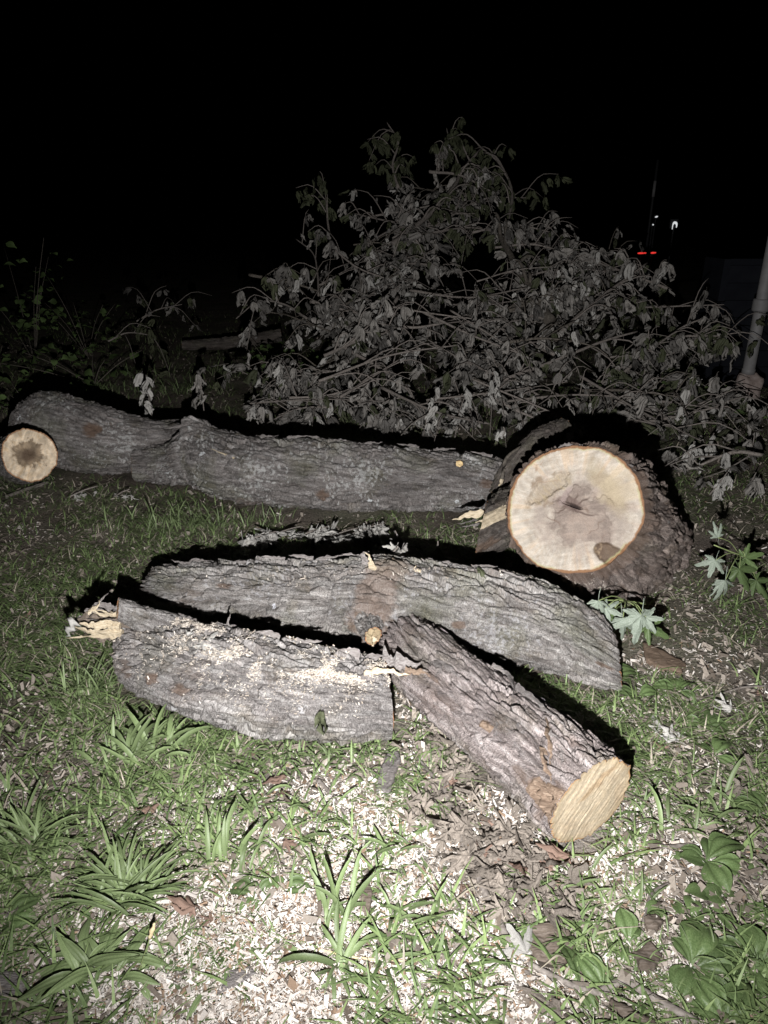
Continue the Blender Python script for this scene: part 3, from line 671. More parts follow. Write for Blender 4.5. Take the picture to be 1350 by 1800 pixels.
# ---------------------------------------------------------------- front left log
def left_log():
    secs = [(236, 1092, 1214), (256, 1088, 1224), (290, 1088, 1237), (350, 1096, 1262), (420, 1108, 1283), (500, 1124, 1296), (580, 1140, 1303), (640, 1153, 1301), (680, 1162, 1299)]
    ctrl = [sec(*s) for s in secs]
    kw = dict(res=0.0032, cell=0.026, stretch=5.0, depth=0.0125, crack=0.26, lump=0.05, rough=0.0036)
    L = log_grid(ctrl, 61, **kw)
    _, _, v1, f1 = surf_px(L, 270, 1195)
    L = log_grid(ctrl, 61, bumps=[(v1, f1, 0.06, 0.006)], cutn=((-0.93, 0.12, -0.30), (0.98, 0.16, 0.0)), **kw)
    it = [(surf_px(L, a, b)[2], surf_px(L, a, b)[3], rv, rf, s_) for a, b, rv, rf, s_ in ((262, 1195, .03, .02, .8), (320, 1215, .03, .02, .6), (222, 1175, .03, .04, .5), (560, 1185, .1, .01, .5), (230, 1100, .03, .03, .4))]
    t, o = log_thing('fallen_log', 'front left grey log dusted with pale sawdust, splintered at its left end', L, M['bark_left'],
                     [(0, (-0.93, 0.12, -0.30), paint_plain(23, (0.26, 0.22, 0.18), (0.15, 0.11, 0.08)), relief_saw(23)),
                      (1, (0.98, 0.16, 0.0), paint_plain(24, (0.72, 0.58, 0.40), (0.5, 0.36, 0.22)), relief_saw(24))], stain_at(L, it))
    # sawn stub at the top left
    yb = L['P'][0][1]
    p0 = aty(330, 1118, yb - 0.02); p1 = aty(207, 1069, yb - 0.03)
    stub(t, o, p0, p1, 0.062, 0.034, M['bark_left'], 63, paint_plain(25, (0.45, 0.31, 0.20), (0.3, 0.18, 0.11)), relief_saw(25, a=0.001), cutn=(-0.9, -0.35, 0.25),
         label='side branch stub sawn off at its left', res=0.003)
    # torn left end: slab of bark and broken wood reaching out
    zc = ctrl[0]
    y0 = yb - 0.02
    for k, (pth, w0, th, m) in enumerate([
        ([(235, 1100), (180, 1092), (125, 1092)], 0.11, 0.06, 'rotten'), ([(235, 1085), (175, 1078), (130, 1083)], 0.05, 0.04, 'bark_piece'),
        ([(215, 1113), (170, 1110), (128, 1104)], 0.028, 0.03, 'split_wood'), ([(205, 1122), (160, 1120), (116, 1120)], 0.014, 0.012, 'split_wood'),
        ([(210, 1105), (165, 1098), (140, 1095)], 0.03, 0.026, 'split_wood'), ([(150, 1075), (170, 1062), (190, 1042)], 0.012, 0.01, 'bark_piece'),
        ([(215, 1072), (185, 1066), (160, 1066)], 0.028, 0.022, 'bark_piece'), ([(155, 1078), (172, 1064), (176, 1056)], 0.012, 0.009, 'split_wood')]):
        dz = (0.02, 0.05, -0.035, -0.02, -0.04, 0.0, 0.02, -0.02)[k]
        P3 = [aty(a, b, y0 + dz) for a, b in pth]
        add_sliver('splinter', P3, w0, th, M[m], t, o, 200 + k, 12)
    for k in range(16):
        a0 = (random.uniform(195, 232), random.uniform(1078, 1122)); ln = random.uniform(25, 75); b0 = (a0[0] - ln, a0[1] + random.uniform(-10, 6)); dz = random.uniform(-.05, .06)
        add_sliver('splinter', [aty(a0[0], a0[1], y0 + dz), aty((a0[0] + b0[0]) / 2, (a0[1] + b0[1]) / 2 + random.uniform(-4, 4), y0 + dz), aty(b0[0], b0[1], y0 + dz)], random.uniform(.006, .018), random.uniform(.005, .012), M[random.choice(['split_wood', 'bark_piece', 'rotten', 'rotten'])], t, o, 500 + k, 11)
    pp = aty(122, 1108, y0 - 0.06); V, F = sliver(np.array([aty(133, 1092, y0 - .055), aty(122, 1104, y0 - .06), aty(116, 1119, y0 - .05)]), 0.045, 0.008, 9, 7)
    tag(obj('leaf_scrap', mesh_np('leaf_scrap', V, F, True), M['leaf_wilted_pale']), 'small pale grey scrap stuck on the splintered tip of the front left log', 'scrap')
    # torn strip running out at the right end
    q, _, _, _ = surf_px(L, 640, 1186, 0.004); q1, _, _, _ = surf_px(L, 688, 1184, 0.012)
    add_sliver('splinter', [q, q1, aty(720, 1184, q1[1] - .01)], 0.020, 0.010, M['split_wood'], t, o, 222, 10)
    add_sliver('splinter', [surf_px(L, 675, 1164, 0)[0], aty(705, 1164, q1[1] + .06), aty(742, 1167, q1[1] + .04)], 0.050, 0.018, M['bark_piece'], t, o, 223, 12)
    add_sliver('splinter', [aty(712, 1178, q1[1] + .01), aty(735, 1181, q1[1] - .005), aty(757, 1187, q1[1] - .02)], 0.022, 0.010, M['inner_bark'], t, o, 224, 9)
    for k, (px, py) in enumerate([(330, 1090), (400, 1104), (470, 1118), (540, 1132), (610, 1147), (655, 1158), (405, 1106)]):
        q, nn, v, f = surf_px(L, px, py); i = np.argmin(np.abs(L['s'] - v)); T = L['T'][i] * (1 if k % 2 else -1)
        add_sliver('bark_flake', [q - T * 0.04 - nn * 0.003, q + nn * 0.004, q + T * 0.045 + nn * 0.012], 0.022, 0.006, M['bark_piece'], t, o, 240 + k, 7)
    q, nn, _, _ = surf_px(L, 400, 1104)
    add_sliver('splinter', [q, aty(401, 1092, q[1]), aty(405, 1078, q[1])], 0.010, 0.007, M['bark_piece'], t, o, 251, 6)
    return L
LEFT = left_log()

# ---------------------------------------------------------------- front right log, pointing at the camera
def right_log():
    def cpt(px, py, r):
        d = ray(px, py); tt = (r - CAMZ) / d[2]; p = np.array([0, 0, CAMZ]) + d * tt; return (p[0], p[1], p[2], r)
    ctrl = [cpt(712, 1132, 0.108), cpt(745, 1162, 0.122), cpt(800, 1210, 0.122), cpt(880, 1276, 0.126), cpt(965, 1344, 0.130), cpt(1040, 1408, 0.130)]
    n_face = np.array([0.47, -0.875, -0.06])
    kw = dict(res=0.0030, cell=0.033, stretch=7.5, depth=0.0135, crack=0.20, lump=0.035, rough=0.0026)
    L = log_grid(ctrl, 83, cutn=(None, n_face), **kw)
    it = [(surf_px(L, a, b)[2], surf_px(L, a, b)[3], rv, rf, s_) for a, b, rv, rf, s_ in ((945, 1395, .05, .035, .75), (960, 1420, .03, .03, .6), (915, 1360, .04, .02, .5), (855, 1275, .018, .012, .8), (760, 1190, .04, .01, .6), (790, 1235, .05, .02, .25), (985, 1385, .03, .02, .5), (1010, 1310, .04, .015, .4))]
    def paint(x, y, rr, th):
        c = np.zeros(x.shape + (3,)) + np.array((0.40, 0.335, 0.245))
        ang = 1.0; a = x * math.cos(ang) + y * math.sin(ang); b = -x * math.sin(ang) + y * math.cos(ang)
        k = fbm(a * 1.3, b * 13, 0, 4, 81); k2 = fbm(a * 2.5, b * 30, 4, 3, 82)
        c = c * (1 + 0.12 * k[..., None] + 0.08 * k2[..., None]); c = lerp3(c, (0.24, 0.18, 0.12), 0.5 * sstep(0.2, 0.5, k)); c = lerp3(c, (0.25, 0.19, 0.13), 0.5 * sstep(0.1, 0.45, fbm(x * 2.3, y * 2.3, 3, 4, 87)))
        c = lerp3(c, (0.28, 0.19, 0.11), 0.7 * blob(x, y, 0.1, 0.45, 0.5, 0.10, 0.6, 0.4, 0.9, 7))
        g, d = rings(x, y, 85, 26); c = lerp3(c, (0.50, 0.38, 0.24), 0.18 * g)
        c = lerp3(c, (0.34, 0.27, 0.175), sstep(0.80, 0.97, rr) * 0.7)
        c = c * (1 + 0.25 * fbm(x * 22, y * 22, 0, 3, 89)[..., None])
        return lerp3(c, (0.30, 0.18, 0.09), sstep(0.965, 0.985, rr))
    t, o = log_thing('fallen_log', 'front right log with long furrowed bark, its oval sawn end turned to the camera', L, M['bark_right'],
                     [(0, None, paint_plain(33, (0.4, 0.33, 0.25), (0.25, 0.18, 0.12)), relief_saw(33)), (1, n_face, paint, relief_saw(84, 1.0, 0.0014))], stain_at(L, it))
    # strips of bark torn loose near the sawn end
    for k, (pts, w0) in enumerate([([(962, 1262), (966, 1300), (972, 1345)], .030), ([(965, 1290), (985, 1312), (990, 1345)], .020), ([(958, 1320), (962, 1350), (975, 1378)], .022), ([(870, 1165), (890, 1195), (905, 1225)], .020),
                                    ([(770, 1160), (800, 1185), (835, 1215)], .018), ([(905, 1210), (960, 1255), (1000, 1290)], .018), ([(765, 1165), (778, 1182), (768, 1190)], .014)]):
        P3 = [surf_px(L, a, b, 0.005 + 0.010 * (i == 1))[0] for i, (a, b) in enumerate(pts)]
        add_sliver('bark_flake', P3, w0, 0.012, M['bark_piece' if k % 2 else 'inner_bark'] if k < 3 else M['bark_piece'], t, o, 300 + k, 10)
    for k, (c_, h_, a_) in enumerate((((955, 1400), (32, 17), 0.9), ((975, 1392), (20, 10), 0.5), ((972, 1440), (20, 9), 1.3), ((855, 1277), (12, 7), 0.6))):
        surf_patch('torn_bark', L, o, c_, h_, a_, M['inner_bark'], t, 0.004, 30 + k)
    return L
RIGHT = right_log()

# ---------------------------------------------------------------- the big trunk round with its sawn face
def big_trunk():
    Fc = aty(1009, 895, 2.76); to = np.array([0, 0, CAMZ]) - Fc; to /= np.linalg.norm(to)
    n = to + np.array([-0.10, 0, 0.16]); n /= np.linalg.norm(n)
    e2 = np.array([0, 0, 1.0]) - n * n[2]; e2 /= np.linalg.norm(e2); e1 = np.cross(e2, n)
    dep = Fc[1] * CP - (Fc[2] - CAMZ) * SP; k = dep / FPX
    na, nr = 380, 130
    ph = np.linspace(0, 2 * PI, na, endpoint=False)
    out = np.interp(np.degrees(ph), [0, 30, 60, 90, 120, 150, 180, 210, 240, 270, 300, 318, 335, 360], [1.0, 1.02, 1.02, 1.0, 1.0, 1.0, 1.0, 1.02, 1.03, 1.0, 1.0, 0.95, 0.97, 1.0])
    out = out * (1 + 0.030 * fbm(np.cos(ph) * 3, np.sin(ph) * 3, 0, 4, 7))
    ring = Fc + (116 * k * out * np.cos(ph))[:, None] * e1 + (114 * k * out * np.sin(ph))[:, None] * e2
    Bc = np.array([1.115, 3.08, 0.10])
    fl = 1 + 0.10 * np.cos(3 * (ph - 0.2)) + 0.07 * np.cos(5 * ph + 1) + 0.10 * np.exp(-((np.mod(ph - math.radians(335) + PI, 2 * PI) - PI) / 0.5) ** 2)
    base = Bc + (0.315 * fl * np.cos(ph))[:, None] * np.array([0.96, 0.28, 0]) + (0.315 * fl * np.sin(ph))[:, None] * np.array([-0.08, 0.34, 0.93])
    base = base + np.exp(-((np.mod(ph - math.radians(292) + PI, 2 * PI) - PI) / 0.75) ** 2)[:, None] * np.array([-0.02, -0.34, -0.03])
    s = np.linspace(0, 1, nr)
    wh = s[:, None, None]
    G = ring[None] * (1 - wh) + base[None] * wh
    mid = G.mean(1, keepdims=True)
    prof = 1 + 0.13 * np.sin(PI * s) ** 0.8 - 0.0 * s + 0.10 * np.exp(-(s / 0.10) ** 2) * 0 + 0.06 * sstep(0.0, 0.08, s) * (1 - s)
    G = mid + (G - mid) * prof[:, None, None]
    cx, sy = np.cos(ph)[None] + 0 * s[:, None], np.sin(ph)[None] + 0 * s[:, None]; SS = s[:, None] * 0.55 + 0 * cx
    Nn = grid_normals(G)
    if (Nn * (G - mid)).sum() < 0: Nn = -Nn
    wob = fbm(cx * 3, sy * 3, SS * 4, 4, 93); wob2 = fbm(cx * 8, sy * 8, SS * 12, 3, 95)
    nu = 27; uu = ph[None] / (2 * PI) * nu + 0 * SS
    f1, f2, cid, oy = voro(uu + 1.6 * wob + .4 * wob2, SS / 0.34 + 1.0 * wob, nu, 91)
    f1b, f2b, cidb, oyb = voro(uu * 2 + 2 * wob + wob2, SS / 0.11 + 1.2 * wob2, nu * 2, 97)
    pl = sstep(0, 0.28, f2 - f1); fn = sstep(0, 0.25, f2b - f1b)
    d = 0.020 * (pl - 1 + 0.7 * (cid - .5) * pl) + 0.008 * (fn - 1 + .8 * (cidb - .5)) + 0.030 * fbm(cx * 3.5, sy * 3.5, SS * 9, 4, 99) + 0.006 * fbm(cx * 30, sy * 30, SS * 60, 3, 101)
    d = d * (0.12 + 0.88 * sstep(0.0, 0.09, s)[:, None])
    G = G + d[..., None] * Nn
    o = np.array([1.05, 2.9, 0.0])
    R0 = 0.32
    stn = np.zeros(SS.shape)
    q = s[:, None] + 0.05 * fbm(cx * 6, sy * 6, 0, 3, 5)
    stn = np.maximum(stn, 0.55 * (1 - sstep(0.04, 0.10, q)))
    stn = np.maximum(stn, 0.40 * sstep(0.0, 0.5, fbm(cx * 4, sy * 4, SS * 12, 4, 15)) * (1 - sstep(.3, .8, q)))
    L = dict(G=G, P=mid[:, 0], plate=np.clip(0.4 * cid + 0.6 * cidb, 0, 1), uv=np.stack([ph[None] * R0 + 0 * SS, SS, 0.3 * cx], -1), N=Nn)
    t = thing('trunk_round', 'big trunk round with a wide pale sawn face, standing tilted behind the middle log', 'log', o)
    obj('bark', log_mesh('bark', L, o, stn), M['bark_trunk'], t)
    def paint(x, y, rr, th):
        base = np.array((0.53, 0.475, 0.405))
        c = np.zeros(x.shape + (3,)) + base
        g, dd = rings(x, y, 111, 44, 0.05, 0.02, 0.14)
        c = lerp3(c, (0.44, 0.37, 0.30), 0.50 * g)
        # rays running out from the pith
        k = fbm(np.cos(th) * 9, np.sin(th) * 9, rr * 1.2, 4, 112); c = c * (1 + 0.16 * k[..., None] * sstep(.3, .7, rr)[..., None])
        kf = fbm(np.cos(th) * 26, np.sin(th) * 26, rr * 2.5, 3, 212); c = lerp3(c, (0.50, 0.40, 0.30), 0.30 * sstep(0.12, 0.45, kf) * sstep(0.45, 0.75, rr)); c = lerp3(c, (0.66, 0.615, 0.545), 0.35 * sstep(0.15, 0.5, -kf) * sstep(0.35, 0.7, rr))
        sw = fbm((x * .93 + y * .36) * 3, (y * .93 - x * .36) * 34, 0, 3, 215); c = c * (1 + 0.13 * sw[..., None])
        c = lerp3(c, (0.58, 0.44, 0.31), 0.6 * sstep(0.2, 0.5, k) * sstep(0.35, 0.7, rr))
        # pinkish-grey heart with wavy borders
        h = blob(x, y, 0.16, -0.02, 0.68, 0.58, 0.25, 0.40, 0.6, 3); c = lerp3(c, (0.36, 0.30, 0.258), 0.85 * h)
        h = blob(x, y, 0.12, -0.12, 0.46, 0.42, -0.3, 0.35, 0.8, 6); c = lerp3(c, (0.235, 0.185, 0.158), 0.85 * h)
        h = blob(x, y, 0.18, -0.2, 0.28, 0.22, 0.4, 0.15, 0.7, 8); c = lerp3(c, (0.36, 0.295, 0.25), 0.6 * h)
        # mottled, weathered grain and dark wandering growth lines, closer together towards the heart
        mo = fbm(x * 7, y * 7, 0.7, 5, 131, 0.62); c = c * (1 + 0.34 * mo[..., None]); c = lerp3(c, (0.33, 0.26, 0.215), 0.55 * sstep(0.12, 0.42, mo) * blob(x, y, 0.1, -0.05, 0.85, 0.75, 0, 0.5, 0.4, 2))
        st_ = fbm(x * 5 + y * 2, y * 26 - x * 9, 2.0, 4, 133); c = c * (1 + 0.16 * st_[..., None])
        dw = np.hypot(x - 0.04, (y + 0.04) * 1.1) + 0.16 * fbm(x * 2.1, y * 2.1, 0.2, 4, 135)
        gl = np.abs(np.sin(dw * 15 + 1.2 * fbm(x * 4, y * 4, 1, 3, 137))); brk = sstep(-0.05, 0.25, fbm(x * 3.2, y * 3.2, 9, 3, 139))
        c = lerp3(c, (0.20, 0.145, 0.115), 0.85 * (1 - sstep(0.0, 0.30, gl)) * brk * (1 - sstep(0.45, 0.8, np.hypot(x, y))))
        for q, (ang, ln) in enumerate(((0.5, .34), (2.2, .30), (-2.6, .36), (-0.35, .46), (3.6, .22), (1.5, .22))):   # drying cracks out of the pith
            a_ = (x + .02) * math.cos(ang) + (y - .05) * math.sin(ang); b_ = -(x + .02) * math.sin(ang) + (y - .05) * math.cos(ang) + 0.07 * fbm(a_ * 5, q, 0, 3, 141 + q)
            c = lerp3(c, (0.12, 0.085, 0.07), 0.85 * (1 - sstep(0.005, 0.022, np.abs(b_))) * sstep(-0.02, 0.02, a_) * (1 - sstep(ln * .6, ln, a_)))
        # olive streak, upper right, and yellow patches
        h = blob(x, y, 0.42, 0.42, 0.42, 0.14, 0.9 - PI / 2 - .2, 0.5, 0.7, 12); c = lerp3(c, (0.36, 0.29, 0.18), 0.6 * h)
        h = blob(x, y, 0.60, 0.38, 0.26, 0.26, 0, 0.4, 0.7, 13); c = lerp3(c, (0.55, 0.46, 0.32), 0.5 * h)
        # torn tan patch, upper left, with a ridge round it
        h = blob(x, y, -0.40, 0.27, 0.36, 0.13, 0.75, 0.35, 0.75, 14); rb = 0.5 + 0.5 * np.sin((x * math.cos(.75) + y * math.sin(.75)) * 62 + 3 * fbm(x * 4, y * 4, 0, 2, 3))
        c = lerp3(c, np.array((0.30, 0.23, 0.14)), 0.6 * h * (.7 + .5 * mo)); c = lerp3(c, (0.46, 0.37, 0.23), 0.5 * h * sstep(-.1, .3, fbm((x * .73 + y * .68) * 16, (y * .73 - x * .68) * 3, 0, 3, 61)))
        h2 = blob(x, y, -0.40, 0.29, 0.42, 0.19, 0.75, 0.15, 0.75, 14) - h; c = lerp3(c, (0.22, 0.155, 0.10), 0.75 * np.clip(h2, 0, 1) * sstep(-.1, .25, fbm(x * 5, y * 5, 3, 3, 63)))
        wv = np.abs(fbm(x * 4 + 5, y * 4, 0.3, 3, 128)); c = lerp3(c, (0.34, 0.24, 0.17), 0.8 * (1 - sstep(0.0, 0.05, wv)) * blob(x, y, -0.55, 0.5, 0.28, 0.22, .4, .3, .3, 4))
        # split pith
        h = blob(x, y, -0.06, 0.06, 0.24, 0.07, -0.25, 0.3, 0.9, 21); c = lerp3(c, (0.16, 0.115, 0.10), 0.8 * h)
        h = blob(x, y, 0.0, 0.04, 0.10, 0.025, -0.2, 0.3, 0.6, 22); c = lerp3(c, (0.03, 0.02, 0.018), h)
        h = blob(x, y, -0.14, 0.22, 0.05, 0.16, -0.4, 0.3, 0.8, 24); c = lerp3(c, (0.33, 0.26, 0.24), 0.7 * h)
        # brown decayed bite, lower right
        h = blob(x, y, 0.62, -0.60, 0.22, 0.15, -0.35, 0.10, 0.35, 31); c = lerp3(c, (0.11, 0.072, 0.047), 0.9 * h); c = lerp3(c, (0.36, 0.27, 0.18), 0.7 * h * sstep(0.1, 0.4, fbm(x * 9, y * 9, 0, 3, 77)))
        h = blob(x, y, 0.66, -0.70, 0.10, 0.05, 0, 0.3, 0.8, 33); c = lerp3(c, (0.07, 0.045, 0.03), 0.8 * h)
        # yellow edge wood and reddish inner bark
        e = rr + 0.026 * fbm(np.cos(th) * 6, np.sin(th) * 6, 0, 4, 7)
        c = lerp3(c, (0.46, 0.44, 0.22), 0.6 * sstep(0.93, 0.955, e) * sstep(-.3, .3, fbm(np.cos(th) * 3, np.sin(th) * 3, 4, 2, 9))); c = lerp3(c, (0.27, 0.145, 0.075), sstep(0.957, 0.97, e)); c = lerp3(c, (0.15, 0.085, 0.055), sstep(0.985, 0.998, rr))
        return c * 0.80
    def relief(x, y, rr, th):
        z = 0.004 * fbm(x * 1.6, y * 1.6, 0, 3, 5) + 0.0025 * fbm(np.cos(th) * 8, np.sin(th) * 8, rr * 1.5, 3, 112)
        z = z + (-0.012 + 0.006 * fbm((x * .73 + y * .68) * 16, (y * .73 - x * .68) * 3, 0, 3, 61)) * blob(x, y, -0.42, 0.28, 0.34, 0.12, 0.75, 0.2, 0.6, 14)
        z = z - 0.030 * blob(x, y, 0.0, 0.04, 0.13, 0.03, -0.2, 0.4, 0.7, 22) - 0.016 * blob(x, y, 0.62, -0.60, 0.2, 0.14, -0.35, 0.2, 0.4, 31) + 0.006 * fbm(x * 9, y * 9, 0, 3, 9) * blob(x, y, 0.62, -0.6, 0.2, 0.15, 0, .2, .3, 31)
        z = z + 0.005 * blob(x, y, 0.12, -0.12, 0.42, 0.40, -0.3, 0.1, 0.7, 6)
        return z
    f = obj('cut_face', face_mesh('cut_face', G[0], n, o, paint, relief, 110, up=e2), M['wood'], t)
    # flakes of bark round the rim
    for kk, (px, py) in enumerate([(985, 786), (1040, 790), (1085, 808)]):
        dd = ((px - 1009) * k * e1 - (py - 895) * k * e2); rim = Fc + dd
        tn = np.cross(n, dd / np.linalg.norm(dd))
        add_sliver('bark_flake', [rim - tn * .05 - n * .02, rim - n * .015 + dd * .03, rim + tn * .05 - n * .02 + dd * .02], 0.03, 0.012, M['bark_piece'], t, o, 400 + kk, 8)
    return L
TRUNK = big_trunk()

# ---------------------------------------------------------------- split limb piece behind the trunk round
def split_piece():
    a = aty(846, 935, 3.02); b = aty(985, 860, 3.42)
    d = b - a
    ctrl = [(*a, 0.118), (*(a + d * .3), 0.128), (*(a + d * .7), 0.128), (*b, 0.12)]
    L = log_grid(ctrl, 131, 0.005, 0.03, 4.5, 0.010, 0.24, lump=0.06, cutn=((-0.93, 0.22, 0.1), None))
    it = [(surf_px(L, 862, 955)[2] - .02, surf_px(L, 862, 955)[3], .06, .03, .7)]
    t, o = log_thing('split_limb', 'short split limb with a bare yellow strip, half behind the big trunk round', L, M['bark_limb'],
                     [(0, (-0.93, 0.22, 0.1), paint_plain(43, (0.45, 0.35, 0.22), (0.25, 0.17, 0.1)), relief_saw(43)), (1, None, paint_plain(44, (0.45, 0.35, 0.22), (0.25, 0.17, 0.1)), relief_saw(44))], stain_at(L, it))
    surf_patch('bare_strip', L, o, (862, 911), (40, 11), -0.42, M['split_wood'], t, 0.005, 3)
    yq = surf_px(L, 840, 908)[0][1]
    add_sliver('splinter', [aty(850, 899, yq), aty(822, 906, yq - .01), aty(794, 913, yq - .02)], 0.026, 0.014, M['split_wood'], t, o, 133, 9)
    for k in range(5):
        a0 = (random.uniform(838, 856), random.uniform(900, 925)); add_sliver('splinter', [aty(*a0, yq), aty(a0[0] - 12, a0[1] + 3, yq - .01), aty(a0[0] - random.uniform(18, 34), a0[1] + random.uniform(3, 9), yq - .02)], .010, .008, M['split_wood' if k % 2 else 'bark_piece'], t, o, 610 + k, 8)
    # dark limb leaning up behind
    g = thing('dark_limb', 'dark short limb lying behind the left rim of the big trunk round', 'branch', aty(915, 850, 3.6) * [1, 1, 0])
    go = np.array(g.location)
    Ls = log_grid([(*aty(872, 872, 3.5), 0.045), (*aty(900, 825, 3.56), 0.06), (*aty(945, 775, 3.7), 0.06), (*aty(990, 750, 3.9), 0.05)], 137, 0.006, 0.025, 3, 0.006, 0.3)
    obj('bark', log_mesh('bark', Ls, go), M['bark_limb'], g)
    for e_ in (0, 1): obj('cut_face', face_mesh('cut_face', ring_of(Ls, e_), (-Ls['T'][0] if e_ == 0 else Ls['T'][-1]), go, paint_plain(45, (0.3, 0.25, 0.18), (0.2, 0.14, 0.1)), relief_saw(45), 12), M['wood'], g)
    s = thing('broken_stick', 'thin upright stick with a pale snapped base by the right end of the back log', 'stick', aty(880, 858, 3.4) * [1, 1, 0]); so = np.array(s.location)
    V, F = tube(np.array([aty(880, 857, 3.4), aty(884, 835, 3.42), aty(890, 806, 3.45), aty(915, 785, 3.5)]) - so, [0.011, .011, .009, .006], 7, 12, .2); obj('stem', mesh_np('stem', V, F), M['twig_dark'], s)
    add_sliver('torn_tip', np.array([aty(882, 842, 3.395), aty(879, 852, 3.39), aty(877, 860, 3.385)]) - so, 0.018, 0.012, M['split_wood'], s, seed=3, n=6)
split_piece()

# ================================================================== LEAVES, BLADES AND TWIGS (shapes shared between alike pieces)
def wilted_mesh(seed, rows=8, cols=15):
    """a withered leaf hanging by its stalk like a half closed umbrella: folded shoulders, lobes drooping as ragged fingers (hangs along -Z)"""
    r = np.random.default_rng(seed)
    s = np.linspace(-1, 1, cols); t = np.linspace(0, 1, rows); nf = r.integers(3, 6); ph = r.uniform(0, 6)
    fing = np.abs(np.cos((s * nf * 0.5 + r.uniform(-.3, .3)) * PI)) ** 0.8
    lob = (0.42 + 0.50 * fing) * (1 - 0.25 * np.abs(s + r.normal(0, .3))) + r.normal(0, 0.05, cols)
    half = r.uniform(0.9, 1.9); phi = s * half
    rho = (0.05 + 0.15 * np.sin(np.clip(t * 1.25 + .08, 0, 1) * PI * 0.62) ** 0.8)[:, None] * (1 + 0.38 * np.cos(phi * 5 + ph))[None] * r.uniform(.8, 1.25)
    rho = rho * (1 - 0.45 * t[:, None] ** 2 * (1 - fing)[None])
    lean = r.normal(0, .16, 2); sw = r.normal(0, .10, cols)
    X = rho * np.sin(phi)[None] + lean[0] * t[:, None] ** 1.5 + sw[None] * t[:, None] ** 2
    Y = -rho * np.cos(phi)[None] * r.uniform(.5, 1) + lean[1] * t[:, None] ** 1.5 + 0.05 * np.sin(t * 7 + ph)[:, None] + r.normal(0, .018, (rows, cols)) * t[:, None]
    Z = -0.16 - t[:, None] ** 1.15 * lob[None] + 0.02 * np.sin(phi * 7 + ph)[None] * (1 - t[:, None])
    V = np.stack([X, Y, Z], -1).reshape(-1, 3); F = grid_faces(rows, cols, False)
    Vt, Ft = tube(np.array([[0, 0, 0], [0.01, 0.01, -0.09], [0.0, -0.03, -0.18]]), [0.010, 0.008, 0.008], 4)
    return join([(V, F), (Vt, Ft)])
def maple_mesh(seed, curl=0.4, ns=85, rows=6, depth=0.55, stalk=0.5, sq=1.0):
    """deeply cut five-lobed leaf, tip along +Y (unit length about 1), stalk towards -Y"""
    r = np.random.default_rng(seed)
    th = np.linspace(-2.6, 2.6, ns)
    rho = np.full(ns, 0.24)
    cr = np.zeros(ns)
    for k, Lk, wk in ((0, 1.0, 0.58), (0.98, 0.84, 0.54), (-0.98, 0.84, 0.54), (1.95, 0.5, 0.45), (-1.95, 0.5, 0.45)):
        Lk *= 1 + r.normal(0, .06)
        q = np.clip(1 - np.abs(th - k) / wk, 0, 1)
        rho = np.maximum(rho, 0.24 + (Lk - 0.24) * (0.85 * q + 0.15 * q ** 3) * (1 + 0.16 * np.sin(q * 17) * (q < .93)))
        cr = np.where(np.abs(th - k) < wk, np.maximum(cr, q), cr)
    k = np.linspace(0.04, 1, rows)
    R = k[:, None] * rho[None]; th = th * sq
    X = R * np.sin(th)[None]; Y = R * np.cos(th)[None]
    ph = r.uniform(0, 6)
    Z = -0.20 * (1 - cr)[None] * k[:, None] ** 1.2 * 0.9 - curl * R ** 2 * (0.6 + 0.4 * np.sin(th * 2 + ph)[None]) + 0.05 * np.sin(th * 7 + ph)[None] * R + r.normal(0, 0.010 + 0.03 * curl, (rows, ns)) * k[:, None]
    V = np.stack([X, Y, Z], -1).reshape(-1, 3); F = grid_faces(rows, ns, False)
    Vt, Ft = tube(np.array([[0, 0.02, 0.0], [0.02, -stalk * 0.5, 0.03], [0.0, -stalk, 0.0]]), [0.012, 0.012, 0.014], 5)
    return join([(V, F[:, ::-1]), (Vt, Ft)])
def crumple_mesh(seed, n=9):
    """dry crumpled leaf lying on the ground, unit size"""
    r = np.random.default_rng(seed); V, F = maple_mesh(seed, 0.2, 45, 5, stalk=0.35, sq=r.uniform(.5, 1.0))
    a = fbm(V[:, 0] * 2.2, V[:, 1] * 2.2, seed * 1.3, 3, seed); b = fbm(V[:, 0] * 2.0, V[:, 1] * 2.0, seed * 2.3, 2, seed + 4)
    V = V.copy(); V[:, 2] = 0.38 * np.abs(a) + 0.30 * b * b + V[:, 2] * 0.4; V[:, 0] *= 0.66 + 0.45 * b; V[:, 1] *= 0.8 + .5 * a
    return V, F
def blade_mesh(seed, droop, wid=0.055, rows=8, lift=1.2):
    """one strap-shaped grass blade along +Y rising to +Z then drooping, unit length"""
    r = np.random.default_rng(seed); t = np.linspace(0, 1, rows)
    ang = lift - droop * t ** 1.3; st = 1.0 / (rows - 1)
    y = np.concatenate([[0], np.cumsum(np.cos(ang[:-1]) * st)]); z = np.concatenate([[0], np.cumsum(np.sin(ang[:-1]) * st)])
    w = wid * (0.55 + 0.9 * t) * (1 - t ** 2.2) ** 0.75 + 0.002; tw = r.normal(0, .25) * t; side = r.normal(0, .10) * t ** 2
    nx = -np.sin(ang); 
    G = []
    for sx, dn in ((-1, 1), (0, -0.35), (1, 1)):
        G.append(np.stack([side + sx * w * np.cos(tw), y - np.sin(ang) * dn * w * .35 + sx * w * np.sin(tw) * .5, z + np.cos(ang) * dn * w * 0.35 + sx * w * np.sin(tw) * .4], -1))
    G = np.stack(G, 1); return G.reshape(-1, 3), [grid_faces(rows, 3, False)]
